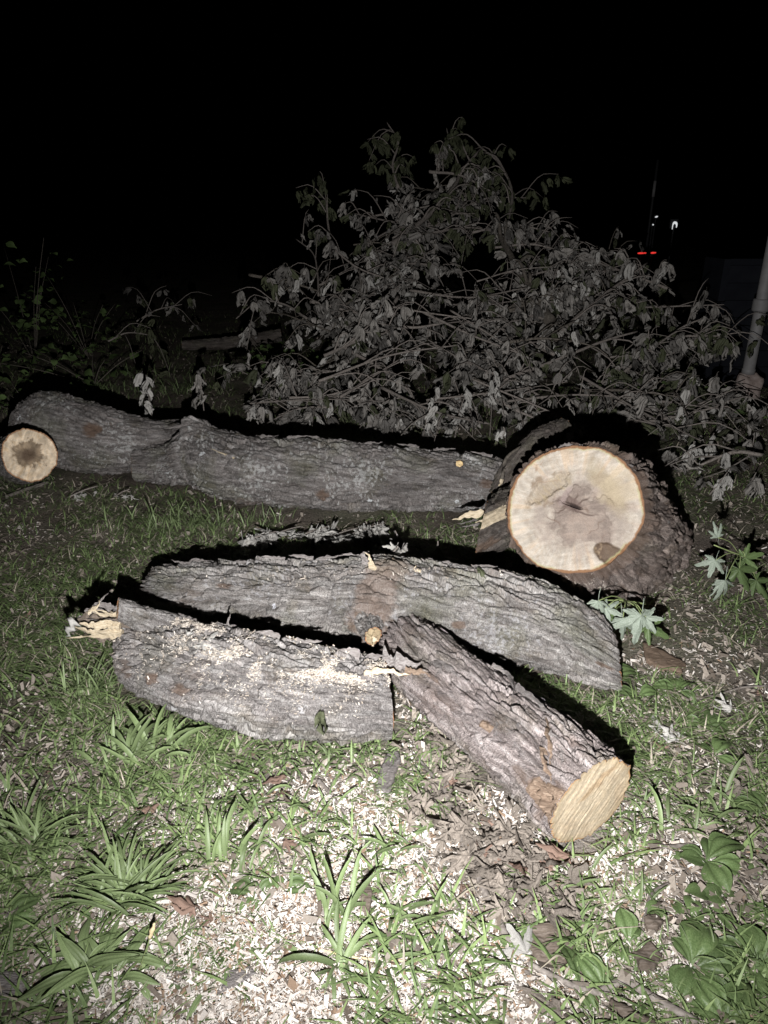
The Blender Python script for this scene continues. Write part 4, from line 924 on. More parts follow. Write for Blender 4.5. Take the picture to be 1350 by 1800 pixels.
def plantain_mesh(seed, rows=12, cols=11, curl=0.5, slim=1.0):
    """oval leaf with lengthwise ribs along +Y, stalk at the origin, unit length"""
    r = np.random.default_rng(seed); t = np.linspace(0, 1, rows); s = np.linspace(-1, 1, cols)
    w = slim * np.interp(t, [0, .12, .22, .4, .6, .8, .93, 1], [.03, .035, .14, .31, .36, .27, .12, .01])
    X = s[None] * w[:, None]; Y = t[:, None] + 0 * X; ph = r.uniform(0, 6)
    Z = 0.16 * np.sin(PI * t)[:, None] - curl * 0.35 * (t[:, None] ** 2) - 0.09 * np.cos(s * PI * 2.5)[None] * (w[:, None] / .36) * .5 + 0.10 * (s[None] ** 2) * w[:, None] * 1.2 + 0.03 * np.sin(t * 9 + ph)[:, None] * s[None] ** 2
    X = X + 0.06 * np.sin(t * 2.4 + ph)[:, None]
    return np.stack([X, Y, Z], -1).reshape(-1, 3), [grid_faces(rows, cols, False)]
def oval_mesh(seed):
    V, F = plantain_mesh(seed, 7, 5, 0.3); return V, F
ME = {}
def lib(key, n, f, mat, smooth=True):
    ME[key] = []
    for i in range(n):
        V, F = f(i); me = mesh_np(key, V, F, smooth); me.materials.append(M[mat]); ME[key].append(me)
lib('wilted', 14, lambda i: wilted_mesh(10 + i), 'leaf_wilted')
lib('wilted_pale', 5, lambda i: wilted_mesh(40 + i), 'leaf_wilted_pale')
lib('olive', 5, lambda i: wilted_mesh(60 + i), 'leaf_olive')
lib('silver', 4, lambda i: maple_mesh(70 + i, 0.8, sq=(.55, .75, .62, .9)[i]), 'leaf_silver')
lib('maple_green', 3, lambda i: maple_mesh(80 + i, 0.25), 'leaf_green')
lib('maple_pale', 3, lambda i: maple_mesh(85 + i, 0.45), 'leaf_wilted_pale')
lib('dead', 8, lambda i: crumple_mesh(90 + i), 'leaf_dead')
lib('dead_pale', 4, lambda i: crumple_mesh(110 + i), 'leaf_wilted_pale')
lib('russet', 3, lambda i: crumple_mesh(120 + i), 'leaf_russet')
lib('blade', 7, lambda i: blade_mesh(130 + i, [0.5, 0.9, 1.2, 1.5, 1.8, 2.1, 2.5][i], 0.027), 'leaf_grass')
lib('blade_wide', 6, lambda i: blade_mesh(140 + i, [0.6, 1.0, 1.4, 1.8, 2.2, 2.6][i], 0.050), 'leaf_grass')
lib('plantain', 5, lambda i: plantain_mesh(150 + i, curl=[.2, .5, .8, .4, 1.0][i]), 'leaf_green')
lib('ribwort', 4, lambda i: plantain_mesh(160 + i, 12, 9, [.5, .8, 1.1, .3][i], 0.24), 'leaf_grass')
lib('oval', 4, lambda i: oval_mesh(170 + i), 'leaf_green')
lib('dim', 4, lambda i: oval_mesh(180 + i), 'leaf_dim')

def leaf(key, name, parent, loc, rot, size, i=None):
    me = ME[key][i if i is not None else random.randrange(len(ME[key]))]
    o = bpy.data.objects.new(name, me); COL.objects.link(o); o.parent = parent
    o.location = tuple(loc); o.rotation_euler = tuple(rot); o.scale = (size, size, size)
    return o
def tube_obj(name, P, R, mat, parent, origin, ns=6, n=14, wob=0.15, seed=0):
    V, F = tube(np.asarray(P, float) - np.asarray(origin), R, ns, n, wob, seed)
    return obj(name, mesh_np(name, V, F), M[mat], parent)

# ================================================================== BRUSH PILE: cut branches with withered leaves
def depth_at(px, py):
    y = np.interp(py, [200, 300, 450, 600, 720, 800], [8.1, 7.7, 6.7, 5.75, 5.15, 4.75])
    return y - 0.25 * sstep(1100, 1300, px)
BRUSH = 'cut branches heaped in the brush pile'
def brush_branch(k, pts, r0, n_twig, n_leaf, label, key='wilted', dj=0.0, spread=0.42, group=BRUSH, size=(0.055, 0.165), name='cut_branch', mat='twig', up=0.15, pale=0.0):
    P = []
    for p in pts:
        px, py = p[:2]; y = (p[2] if len(p) > 2 else depth_at(px, py)) + dj
        P.append(aty(px, py, y))
    P = np.array(P); P[:, 2] = np.maximum(P[:, 2], 0.02)
    o = P[0].copy(); o[2] = max(0, o[2] - 0.02)
    t = thing(name, label, 'branch', o, group)
    C, s = catmull(np.column_stack([P, np.linspace(r0, r0 * 0.4, len(P))]), 20)
    tube_obj('stem', C[:, :3], C[:, 3], mat, t, o, 7, None, 0.25, k)
    hang = []
    for q in range(n_twig):
        f = 0.12 + 0.88 * (q + random.random()) / n_twig; i = min(int(f * 19), 18); b = C[i, :3]; tg = C[i + 1, :3] - C[i, :3]; tg /= np.linalg.norm(tg) + 1e-9
        d = np.array([random.gauss(0, 1), random.gauss(-0.25, 0.55), random.gauss(up, 0.6)]); d = d - 0.3 * tg * (d @ tg) + 0.6 * tg; d /= np.linalg.norm(d)
        Lg = spread * random.uniform(0.5, 1.25)
        m = b + d * Lg * 0.5 + [0, 0, 0.04]; e = b + d * Lg + np.array([0, 0, -0.22 * Lg])
        m[2] = max(m[2], 0.04); e[2] = max(e[2], 0.03)
        tube_obj('twig', [b, m, e], [r0 * 0.32 + .0015, r0 * .25 + .001, 0.0015], mat, t, o, 5, 7, 0.2, k * 31 + q)
        for h in range(6):
            g = random.random() ** 0.7
            pt = (1 - g) ** 2 * b + 2 * g * (1 - g) * m + g * g * e
            hang.append(pt)
    while len(hang) < n_leaf: hang.append(C[random.randrange(4, 20), :3])
    random.shuffle(hang)
    for pt in hang[:n_leaf]:
        z = random.uniform(*size); pt = pt + np.array([random.gauss(0, .02), random.gauss(0, .03), random.gauss(0, .015)])
        if pt[2] < z * 0.9: rot = (random.uniform(-1.5, -0.7), random.gauss(0, .4), random.uniform(-1.2, 1.2)); pt = np.array([pt[0], pt[1], max(0.02, pt[2])])
        else: rot = (random.gauss(0, .5), random.gauss(0, .45), random.gauss(0, 1.3))
        kk = 'wilted_pale' if random.random() < pale else ('olive' if random.random() < .12 else key)
        leaf(kk, 'leaf', t, pt - o, rot, z)
    return t
B = brush_branch
random.seed(21)
# branches one can make out one by one
B(1, [(968, 566), (935, 515), (900, 455), (872, 400)], 0.055, 6, 40, 'thick dark bare limb leaning left near the middle of the brush pile', dj=.05, mat='twig_dark')
B(2, [(690, 430), (760, 372), (800, 325), (812, 300), (845, 262)], 0.026, 8, 50, 'curved olive branch rising out of the top of the brush pile', 'olive')
B(3, [(700, 520), (692, 545), (715, 575), (790, 565), (860, 540)], 0.016, 6, 44, 'thin branch sagging in a curve across the middle of the brush pile')
B(4, [(985, 585), (1040, 535), (1100, 490), (1138, 462)], 0.018, 6, 40, 'long straight branch pointing up right towards the red lamps')
B(5, [(885, 668), (960, 640), (1060, 600), (1120, 583)], 0.017, 7, 48, 'straight branch lying just above the big trunk round')
B(6, [(585, 600), (635, 628), (680, 655), (720, 690), (742, 735)], 0.016, 7, 50, 'thin branch sloping down right in the front of the brush pile')
B(7, [(870, 700), (905, 720), (950, 740), (975, 760)], 0.014, 5, 24, 'thin bare branch sloping down to the left rim of the big trunk round', pale=.3)
B(8, [(560, 520), (558, 480), (550, 445), (520, 420)], 0.010, 4, 22, 'slender twig arching up at the left edge of the brush pile')
B(9, [(540, 560), (500, 535), (455, 530), (415, 560)], 0.010, 5, 20, 'slender drooping twig reaching furthest left out of the brush pile')
B(10, [(1105, 745), (1160, 738), (1220, 725), (1275, 712)], 0.014, 6, 30, 'branch lying across the grass behind the right of the big trunk round', 'wilted', pale=.15)
B(11, [(1090, 660), (1150, 610), (1200, 575), (1235, 560)], 0.013, 5, 26, 'thin branch rising right towards the grey pipe')
B(12, [(1340, 800), (1290, 795), (1230, 818), (1190, 850)], 0.013, 5, 20, 'branch with pale withered leaves at the right of the big trunk round', 'wilted', dj=-.4, pale=.5)
B(13, [(700, 330), (690, 290), (700, 250), (680, 215)], 0.014, 7, 48, 'olive leafy branch end standing highest on the brush pile', 'olive', spread=.30)
B(14, [(770, 300), (790, 262), (785, 225)], 0.012, 4, 22, 'olive leafy twig standing right of the highest branch end', 'olive', spread=.24)
B(15, [(580, 420), (575, 380), (572, 335)], 0.012, 5, 26, 'olive leafy twig at the upper left of the brush pile', 'olive', spread=.28)
B(16, [(890, 400), (900, 340), (880, 290), (840, 255)], 0.018, 8, 56, 'leafy branch curving over at the upper right of the brush pile', 'olive', spread=.38)
# the rest of the heap
heap = []
for q in range(46):
    cx = 515 + 620 * ((q * 0.618) % 1.0)
    top = np.interp(cx, [440, 520, 600, 700, 800, 900, 1000, 1150], [620, 490, 370, 310, 290, 310, 400, 490])
    cy = top + (765 - top) * ((q * 0.7548) % 1.0) ** 0.85
    heap.append((cx, cy))
for q, (cx, cy) in enumerate(heap):
    a = random.uniform(-.6, .6) + (PI if random.random() < .5 else 0); Lp = random.uniform(90, 190)
    pts = [(cx - math.cos(a) * Lp * .5, cy - math.sin(a) * Lp * .35 + 15), (cx, cy), (cx + math.cos(a) * Lp * .5, cy + math.sin(a) * Lp * .35 - random.uniform(-10, 30))]
    zone = ('left' if cx < 650 else 'middle' if cx < 880 else 'right') + ' ' + ('top' if cy < 450 else 'part' if cy < 610 else 'foot')
    B(100 + q, pts, random.uniform(.007, .016), 9, 50, 'cut branch with hanging withered grey leaves at the %s of the brush pile' % zone, 'wilted', dj=random.uniform(-.12, .4), mat='twig' if q % 3 else 'twig_dark', pale=.16)
for q, (cx, cy) in enumerate([(850, 350), (900, 395), (940, 430), (830, 400), (760, 380), (700, 400)]):
    a = random.uniform(-.5, .5); pts = [(cx - 70, cy + 40 * a + 20), (cx, cy), (cx + 75, cy - 30 * a + 10)]
    B(190 + q, pts, .012, 8, 40, 'cut branch with hanging withered grey leaves filling the upper middle of the brush pile', 'wilted' if q % 3 else 'olive', dj=.15)
for q in range(14):  # leafless twigs lying over the heap
    cx = random.uniform(540, 1150); cy = random.uniform(430, 730); a = random.uniform(-.9, .9); Lp = random.uniform(120, 260)
    pts = [(cx - math.cos(a) * Lp * .5, cy + math.sin(a) * Lp * .4), (cx, cy + random.uniform(-15, 15)), (cx + math.cos(a) * Lp * .5, cy - math.sin(a) * Lp * .4)]
    B(200 + q, pts, random.uniform(.006, .013), 6, 5, 'nearly bare thin branch lying across the front of the brush pile', dj=random.uniform(-.30, -.1), group='bare branches on the brush pile')
for q in range(13):   # thinner, to the right
    cx = random.uniform(1060, 1265); cy = random.uniform(520, 760)
    a = random.uniform(-.8, .4); Lp = random.uniform(70, 140)
    pts = [(cx - math.cos(a) * Lp * .5, cy - math.sin(a) * Lp * .4), (cx, cy), (cx + math.cos(a) * Lp * .5, cy + math.sin(a) * Lp * .4)]
    B(170 + q, pts, .009, 6, 22, 'thin leafy branch at the thin right side of the brush pile', 'wilted' if q % 3 else 'olive', dj=random.uniform(-.1, .3), group='thin branches at the right of the brush pile')

random.seed(33)
# small withered sprigs on the grass, in front of the pile and between the logs
def tall_sprig(px, py0, py1, y, n, label, key='wilted_pale', lean=0.0, size=(.08, .12)):
    b = aty(px, py0, y); z0 = b[2]; z1 = aty(px, py1, y)[2]; b[2] = 0
    t = thing('withered_sprig', label, 'sprig', b)
    V, F = tube(np.array([[0, .02, 0], [lean * .4, .01, z1 * .6], [lean, 0, z1]]), [.005, .004, .003], 5, 10, .2, int(px)); obj('stem', mesh_np('stem', V, F), M['twig'], t)
    for i in range(n):
        f = (i + random.random()) / n; z = z0 + (z1 - z0) * f + size[1] * .5
        leaf(key, 'leaf', t, (lean * z / z1 + random.gauss(0, .018), random.gauss(-.01, .015), z), (random.gauss(0, .3), random.gauss(0, .35), random.gauss(0, .8)), random.uniform(*size))
    return t
def sprig(px, py, h, n, label, key='wilted_pale', lean=(0, 0), y=None, size=(.07, .11), z0=None, name='withered_sprig', flat=False, group=None):
    b = at(px, py) if y is None else aty(px, py, y)
    b[2] = b[2] if z0 is None else z0
    t = thing(name, label, 'sprig', b, group)
    top = np.array([lean[0], lean[1], h]); C = np.array([[0, 0, 0], top * .5 + [0.01, 0, 0.01], top])
    V, F = tube(C, [.005, .004, .003], 5, 8, .2, int(px)); obj('stem', mesh_np('stem', V, F), M['twig'], t)
    for i in range(n):
        f = random.uniform(.25, 1); p = top * f + [random.gauss(0, .014), random.gauss(-.01, .014), 0]
        s = random.uniform(*size)
        if flat: leaf(key, 'leaf', t, [p[0], p[1], max(.012, p[2] * .5)], (random.uniform(-1.7, -1.1), random.gauss(0, .5), random.uniform(-1.5, 1.5)), s)
        else: leaf(key, 'leaf', t, p, (random.gauss(0, .25), random.gauss(0, .25), random.gauss(0, .8)), s)
    return t
tall_sprig(266, 735, 660, 4.75, 9, 'tall pale withered leaf sprig behind the back log, left one of the pair')
tall_sprig(357, 715, 655, 4.9, 8, 'short grey withered leaf sprig behind the knob of the back log', 'wilted')
tall_sprig(742, 760, 690, 4.85, 9, 'pale withered sprig leaning right, behind the middle of the back log', lean=.10)
tall_sprig(800, 745, 690, 4.95, 9, 'pale withered sprig behind the small stub of the back log', lean=.07)
tall_sprig(865, 712, 662, 5.0, 8, 'bright curled sprig left above the big trunk round')
tall_sprig(690, 745, 705, 4.9, 6, 'low withered sprig behind the back log, above the long bare branch', 'wilted')
tall_sprig(640, 735, 690, 5.1, 6, 'small dim withered sprig behind the middle of the back log', 'wilted')
sprig(962, 752, 0.10, 4, 'single pale curled leaf sprig by the upper left rim of the big trunk round', y=4.55, z0=0.05, size=(.05, .08))
sprig(882, 790, 0.06, 3, 'pale hanging leaf just above the right end of the back log', y=4.0, z0=0.32, size=(.05, .07))
sprig(1205, 815, 0.20, 7, 'bright withered sprig at the right edge of the shadow of the trunk round', lean=(.03, 0), y=4.25, z0=0.02)
sprig(1240, 770, 0.18, 8, 'upright bright withered sprig further right of the trunk round', lean=(.05, 0), y=4.5, z0=0.02)
sprig(1245, 880, 0.14, 8, 'bright withered sprig on the dark ground right of the trunk round', lean=(.08, 0), y=3.85, z0=0.02)
sprig(1320, 770, 0.16, 6, 'withered sprig at the far right above the grass', 'wilted', lean=(.02, 0), y=4.5, z0=0.02)
sprig(1310, 850, 0.12, 7, 'broad grey withered sprig at the right edge', 'wilted', lean=(.05, 0), y=3.9, z0=0.02, size=(.10, .13))
sprig(702, 945, 0.13, 7, 'pale withered sprig standing between back log and middle log', lean=(-.02, 0), y=3.05, z0=0.02)
sprig(762, 950, 0.10, 7, 'pale withered sprig beside the split limb', lean=(.02, 0), y=3.0, z0=0.02)
for q, (px, py) in enumerate([(425, 965), (470, 955), (520, 955), (570, 958), (615, 950)]):
    sprig(px, py, 0.05, 10, ['leftmost clump of pale dry leaves along the back of the middle log', 'second clump of pale dry leaves from the left behind the middle log', 'broad clump of pale dry leaves midway behind the middle log', 'fourth clump of pale dry leaves from the left behind the middle log', 'rightmost clump of pale dry leaves along the back of the middle log'][q],
          'wilted_pale' if q % 2 else 'maple_pale', lean=(.17, 0.03), z0=0.03, size=(.07, .12), flat=True, name='dry_leaf_clump')
sprig(690, 975, 0.03, 3, 'pale curled leaf stuck on the top of the middle log', 'maple_pale', lean=(.02, 0), y=2.55, z0=.275, size=(.05, .065), name='dry_leaf_clump', flat=True)
sprig(120, 880, 0.05, 6, 'grey dry leaves under the round sawn branch end', 'dead_pale', lean=(.16, .05), z0=.02, size=(.05, .08), flat=True, name='dry_leaf_clump')
sprig(200, 880, 0.05, 5, 'grey dry leaves in the grass below the fork of the back log', 'dead_pale', lean=(.10, 0), z0=.02, size=(.045, .07), flat=True, name='dry_leaf_clump')

# fresh silver maple leaves
def maple_sprig(label, stem, leaves, name='maple_sprig'):
    o = np.array(stem[0], float); t = thing(name, label, 'leaves', o)
    tube_obj('stem', stem, [.004, .0035, .0025], 'stalk_green', t, o, 5, 10, .1)
    for key, p, tipdir, nrm, s in leaves:
        y = np.asarray(tipdir, float); y /= np.linalg.norm(y); z = np.asarray(nrm, float); z = z - y * (z @ y); z /= np.linalg.norm(z); x = np.cross(y, z)
        R_ = Matrix(np.column_stack([x, y, z]).tolist())
        l = leaf(key, 'leaf', t, np.asarray(p) - o, (0, 0, 0), s); l.rotation_euler = R_.to_euler()
        a = np.asarray(stem[1]) ; tube_obj('stalk', [a, (a + p) / 2 + [0, 0, .02], np.asarray(p)], [.002, .002, .002], 'stalk_green', t, o, 4, 6, 0)
    return t
dn = lambda a, b, c: (a, b, c)
y1 = 2.22
maple_sprig('fresh pale green maple leaves hanging over the right end of the middle log',
    [aty(1135, 1062, y1 + .14), aty(1100, 1056, y1 + .1), aty(1055, 1055, y1 + .05)],
    [('silver', aty(1052, 1056, y1), (-.12, -.25, -1), (-.2, -1, .35), .095), ('silver', aty(1065, 1068, y1 + .02), (.8, -.3, -.25), (0, -.8, .7), .075),
     ('silver', aty(1095, 1086, y1), (.15, -.35, -1), (-.1, -1, .4), .105), ('silver', aty(1128, 1082, y1 - .02), (-.10, -.3, -1), (.2, -1, .3), .125),
     ('silver', aty(1135, 1085, y1 - .01), (.95, -.2, .05), (0, -.7, .7), .07),
     ('maple_green', aty(1070, 1085, y1 + .03), (-.1, -.2, -1), (0, -1, .3), .065), ('maple_green', aty(1140, 1100, y1 + .04), (.75, -.2, -.4), (0, -1, .5), .09)])
y2 = 2.55
maple_sprig('fresh maple leaves hanging on the dark ground at the right edge',
    [aty(1345, 985, y2 + .3), aty(1300, 975, y2 + .12), aty(1255, 958, y2 + .05)],
    [('silver', aty(1258, 985, y2 + .05), (-.3, -.3, -.9), (-.2, -1, .3), .085), ('silver', aty(1275, 1020, y2), (-.05, -.2, -1), (.1, -1, .3), .115),
     ('silver', aty(1262, 945, y2 + .06), (-.25, 0, 1), (0, -1, .2), .06), ('maple_green', aty(1300, 1000, y2 + .06), (.4, -.2, -.7), (0, -1, .6), .10), ('maple_green', aty(1330, 1020, y2 + .1), (.5, -.3, -.6), (0, -.8, .8), .09), ('maple_green', aty(1310, 980, y2 + .1), (.9, 0, .2), (0, -1, .5), .08)])

random.seed(44)
# ================================================================== DEAD BRANCH WITH BROWN LEAVES, STICKS, BARK PIECES IN THE FOREGROUND
def G3(px, py, h=0.0):
    p = at(px, py); p[2] = gz(p[0], p[1]) + h; return p
def ground_branch(label, pts, r0, r1, leaves=(), key='dead', name='dead_branch', mat='twig', lift=.012, cat='branch', sides=(), group=None, size=(.05, .095)):
    P = np.array([G3(a, b, lift) for a, b in pts]); o = P[0].copy()
    t = thing(name, label, cat, o, group)
    tube_obj('stem', P, np.linspace(r0, r1, len(P)), mat, t, o, 8, 26, .25, int(pts[0][0]))
    for sd in sides:
        S = np.array([G3(a, b, lift * .8) for a, b in sd]); tube_obj('twig', S, np.linspace(r1 * .8 + .001, .0015, len(S)), mat, t, o, 5, 10, .2, int(sd[0][0]))
    for (px, py, n, sp) in leaves:
        for i in range(n):
            p = G3(px + random.gauss(0, sp), py + random.gauss(0, sp), random.uniform(.004, .03))
            leaf(key if random.random() < .95 else 'russet', 'leaf', t, p - o, (random.gauss(0, .45), random.gauss(0, .45), random.uniform(-PI, PI)), random.uniform(*size))
    return t
ground_branch('dead branch with shrivelled brown leaves lying in front of the front right log',
    [(768, 1285), (775, 1340), (783, 1400), (800, 1455), (830, 1520), (860, 1590), (897, 1665)], .006, .009,
    [(790, 1300, 24, 24), (750, 1320, 14, 18), (825, 1340, 18, 20), (790, 1400, 18, 24), (740, 1430, 7, 18), (780, 1480, 12, 26), (850, 1500, 24, 28), (900, 1520, 30, 32), (940, 1560, 28, 30), (900, 1590, 26, 28), (880, 1475, 8, 22), (960, 1500, 8, 22), (815, 1450, 6, 15), (985, 1600, 8, 18)],
    sides=[[(783, 1395), (740, 1345), (720, 1320)], [(800, 1450), (850, 1420), (880, 1400)], [(772, 1300), (820, 1285), (850, 1270)], [(830, 1515), (890, 1535), (950, 1550)], [(860, 1590), (820, 1640), (780, 1700)], [(790, 1420), (850, 1460), (900, 1470)]])
ground_branch('bare crooked stick lying at the bottom right below the dark bark slab', [(928, 1700), (985, 1728), (1040, 1748), (1065, 1742), (1098, 1730), (1150, 1762), (1225, 1800)], .006, .009, name='fallen_stick', cat='stick', lift=.014)
ground_branch('thin stick under the lower end of the dead branch', [(815, 1705), (855, 1698), (900, 1706), (930, 1716)], .004, .003, name='fallen_stick', cat='stick')
ground_branch('dark stick lying flat at the bottom left corner', [(-30, 1768), (40, 1772), (110, 1778), (190, 1780)], .008, .007, name='fallen_stick', mat='rotten', cat='stick')
ground_branch('short brown stick left of the bark piece', [(560, 1375), (582, 1400), (608, 1434)], .006, .005, name='fallen_stick', cat='stick')
ground_branch('short bent stick below the bark piece', [(618, 1452), (632, 1472), (652, 1486)], .006, .006, name='fallen_stick', cat='stick')
ground_branch('slender stick standing out of the chips left of centre', [(545, 1540), (560, 1500), (580, 1450), (575, 1440)], .003, .003, name='fallen_stick', mat='twig', cat='stick')
ground_branch('thin forked stick on the pale chips at the bottom', [(500, 1660), (470, 1690), (455, 1730), (452, 1760)], .003, .003, name='fallen_stick', cat='stick', sides=[[(470, 1690), (490, 1700), (505, 1710)]])
ground_branch('pale dry straw lying across the chips at the bottom', [(560, 1672), (630, 1690), (690, 1694), (735, 1700)], .003, .0025, name='straw', mat='straw', cat='straw')
ground_branch('thin stick in the grass at the left, above the strap leaved tuft', [(300, 1325), (275, 1370), (258, 1420), (262, 1455)], .003, .002, name='fallen_stick', cat='stick')
ground_branch('forked pale twig on the dark ground at the far right', [(1205, 1232), (1260, 1222), (1300, 1212), (1350, 1208)], .005, .003, name='fallen_stick', cat='stick', sides=[[(1260, 1222), (1240, 1240), (1235, 1250)]])
ground_branch('stick lying flat by the chips right of the oval sawn end', [(1145, 1487), (1180, 1489), (1218, 1486)], .006, .005, name='fallen_stick', cat='stick', mat='twig')
ground_branch('dark log-like stick at the bottom edge below the crooked stick', [(1070, 1770), (1110, 1790), (1160, 1815)], .014, .014, name='fallen_stick', cat='stick', mat='rotten')
ground_branch('bent brown stick under the plantains at the right', [(1130, 1625), (1138, 1590), (1150, 1570), (1175, 1555)], .004, .003, name='fallen_stick', cat='stick')
ground_branch('thin stick under the limb at the far left', [(10, 875), (45, 862), (85, 850)], .012, .010, name='fallen_stick', cat='stick')
ground_branch('fine stick poking out of the ground beside the middle log end', [(1080, 1205), (1087, 1180), (1092, 1150)], .003, .003, name='fallen_stick', cat='stick', mat='twig_dark')
def slab(label, pts, thick, mat, name='bark_slab', seed=0, cat='bark', h=.008):
    """irregular flat piece: outline on the ground, rough top, real thickness"""
    P = np.array([G3(a, b, 0) for a, b in pts]); c = P.mean(0); o = c.copy()
    n = 60; th = np.linspace(0, 1, n, endpoint=False) * len(P); i = th.astype(int); f = (th - i)[:, None]
    R_ = P[i % len(P)] * (1 - f) + P[(i + 1) % len(P)] * f
    R_ = c + (R_ - c) * (1 + 0.10 * vnoise(th * 2.3, 0, seed, seed))[:, None]
    ks = np.array([1.0, 1.02, .97, .85, .65, .4, .15]); zs = np.array([-.01, thick * .4, thick * .85, thick, thick * 1.05, thick * 1.1, thick * 1.1])
    V = c + (R_ - c)[None] * ks[:, None, None]; V[..., 2] = h + zs[:, None] + gz(V[..., 0], V[..., 1])
    V[2:, :, 2] += thick * 0.7 * fbm(V[2:, :, 0] * 40, V[2:, :, 1] * 40, seed, 3, seed)
    k = 7 * n; VV = np.vstack([V.reshape(-1, 3), V[-1].mean(0)[None]]); j = np.arange(n)
    F = grid_faces(7, n); tri = np.stack([6 * n + j, 6 * n + (j + 1) % n, np.full(n, k)], -1)
    a = VV[F[0]]; nn = np.cross(a[1] - a[0], a[3] - a[0])
    if nn @ (a[0] - c) < 0: F = F[:, ::-1]; tri = tri[:, ::-1]
    ob = obj(name, mesh_np(name, VV - o, [tri, F], True), M[mat], None, o)
    return tag(ob, label, cat)
slab('flat dark slab of rotten bark beside the lower end of the dead branch', [(925, 1640), (960, 1628), (1000, 1640), (1010, 1680), (985, 1705), (945, 1700), (925, 1672)], .014, 'rotten', seed=3)
slab('dark clod of rotten bark at the right of the crooked stick', [(1110, 1680), (1140, 1665), (1162, 1685), (1150, 1712), (1122, 1710)], .016, 'rotten', seed=5)
slab('small dark bark clod under the right plantains', [(1130, 1620), (1150, 1610), (1168, 1625), (1155, 1640), (1136, 1638)], .012, 'rotten', seed=6)
slab('long grey bark piece lying below the right end of the front left log', [(697, 1328), (706, 1345), (694, 1375), (683, 1402), (660, 1395), (668, 1360), (682, 1335)], .016, 'bark_piece', seed=8)
slab('torn reddish bark piece beside the right end of the middle log', [(1130, 1135), (1165, 1148), (1205, 1172), (1195, 1185), (1160, 1180), (1138, 1165)], .010, 'inner_bark', seed=9)
slab('brown bark flake at the left of the big strap leaved tuft', [(22, 1590), (48, 1575), (52, 1590), (30, 1612), (14, 1612)], .010, 'bark_piece', seed=11)
slab('brown bark piece at the bottom left edge', [(-10, 1720), (30, 1710), (48, 1728), (38, 1760), (-5, 1768)], .014, 'bark_piece', seed=12)
slab('greyish weathered bark piece among the chips at the bottom centre', [(405, 1708), (440, 1700), (450, 1715), (400, 1745), (382, 1745)], .012, 'bark_piece', seed=14)
slab('brown weathered bark piece between chips and grass blades at centre right', [(635, 1555), (650, 1550), (655, 1580), (648, 1615), (634, 1610)], .012, 'rotten', seed=15)
def ground_leaf(label, px, py, key, size, rz=None, tilt=.25, name='dead_leaf', i=None, h=.02, group=None):
    p = G3(px, py, h); me = ME[key][i if i is not None else random.randrange(len(ME[key]))]
    o = bpy.data.objects.new(name, me); COL.objects.link(o); o.location = tuple(p); o.scale = (size,) * 3
    o.rotation_euler = (random.gauss(0, tilt), random.gauss(0, tilt), random.uniform(-PI, PI) if rz is None else rz)
    return tag(o, label, 'leaf', group)
ground_leaf('dark russet curled leaf beside the strap leaved tufts', 342, 1612, 'russet', .085, 1.2)
ground_leaf('pale dry lobed leaf at the lower end of the dead branch', 925, 1685, 'maple_pale', .075, 0.6)
ground_leaf('pale withered leaf lying right of the front right log', 1165, 1285, 'maple_pale', .10, -.9)
ground_leaf('pale withered leaf under the other one, right of the front right log', 1185, 1312, 'dead_pale', .10, .4)
ground_leaf('bluish grey dry leaf furthest right on the dark ground', 1285, 1252, 'dead_pale', .085, .9)
ground_leaf('brown dry leaf at the right edge above the plantains', 1325, 1370, 'dead', .11, .3)
ground_leaf('second brown dry leaf at the right edge above the plantains', 1300, 1395, 'dead', .09, 2.0)
ground_leaf('grey brown leaf at the bottom edge below the crooked stick', 985, 1790, 'dead', .12, 1.4)
ground_leaf('russet leaf under the back of the front left log', 262, 1430, 'russet', .07, .3)
ground_leaf('small russet leaf among the chips above the centre', 500, 1378, 'russet', .07, 1.9)
ground_leaf('brown leaf at the left edge below the tuft', 20, 1612, 'dead', .08, .1)
for q in range(70):   # scattered dry leaves nothing tells apart
    px = random.uniform(0, 1350); py = random.uniform(1000, 1800)
    ground_leaf('small dry brown leaf lying among grass and chips', px, py, random.choice(['dead', 'dead', 'dead', 'russet']), random.uniform(.025, .055), group='scattered small dry leaves', h=.012)
# leaves lying on the front left log
for lab, px, py, key, s_, tl in (('pale lobed leaf lying on top of the front left log', 358, 1138, 'maple_pale', .075, 1.0), ('dark dead leaf hanging at the right of the front left log', 565, 1262, 'olive', .075, 1.2), ('small grey leaf lying on the front left log above the lobed leaf', 330, 1120, 'dead_pale', .045, .8)):
    p, nn, _, _ = surf_px(LEFT, px, py, .012); o = bpy.data.objects.new('dead_leaf', ME[key][1]); COL.objects.link(o); o.location = tuple(p); o.scale = (s_,) * 3
    o.rotation_euler = Vector(nn).to_track_quat('Z', 'Y').to_euler() if key != 'olive' else (-.25, .2, .4); o.location.z += .05 * (key == 'olive'); tag(o, lab, 'leaf')
p, nn, _, _ = surf_px(MID, 838, 1008, .01); o = bpy.data.objects.new('dead_leaf', ME['olive'][0]); COL.objects.link(o); o.location = tuple(p + np.array([0, 0, .02])); o.scale = (.06,) * 3; o.rotation_euler = (-1.0, 0, .4)
tag(o, 'small olive withered leaf lying on the middle log near the trunk round', 'leaf')

random.seed(55)
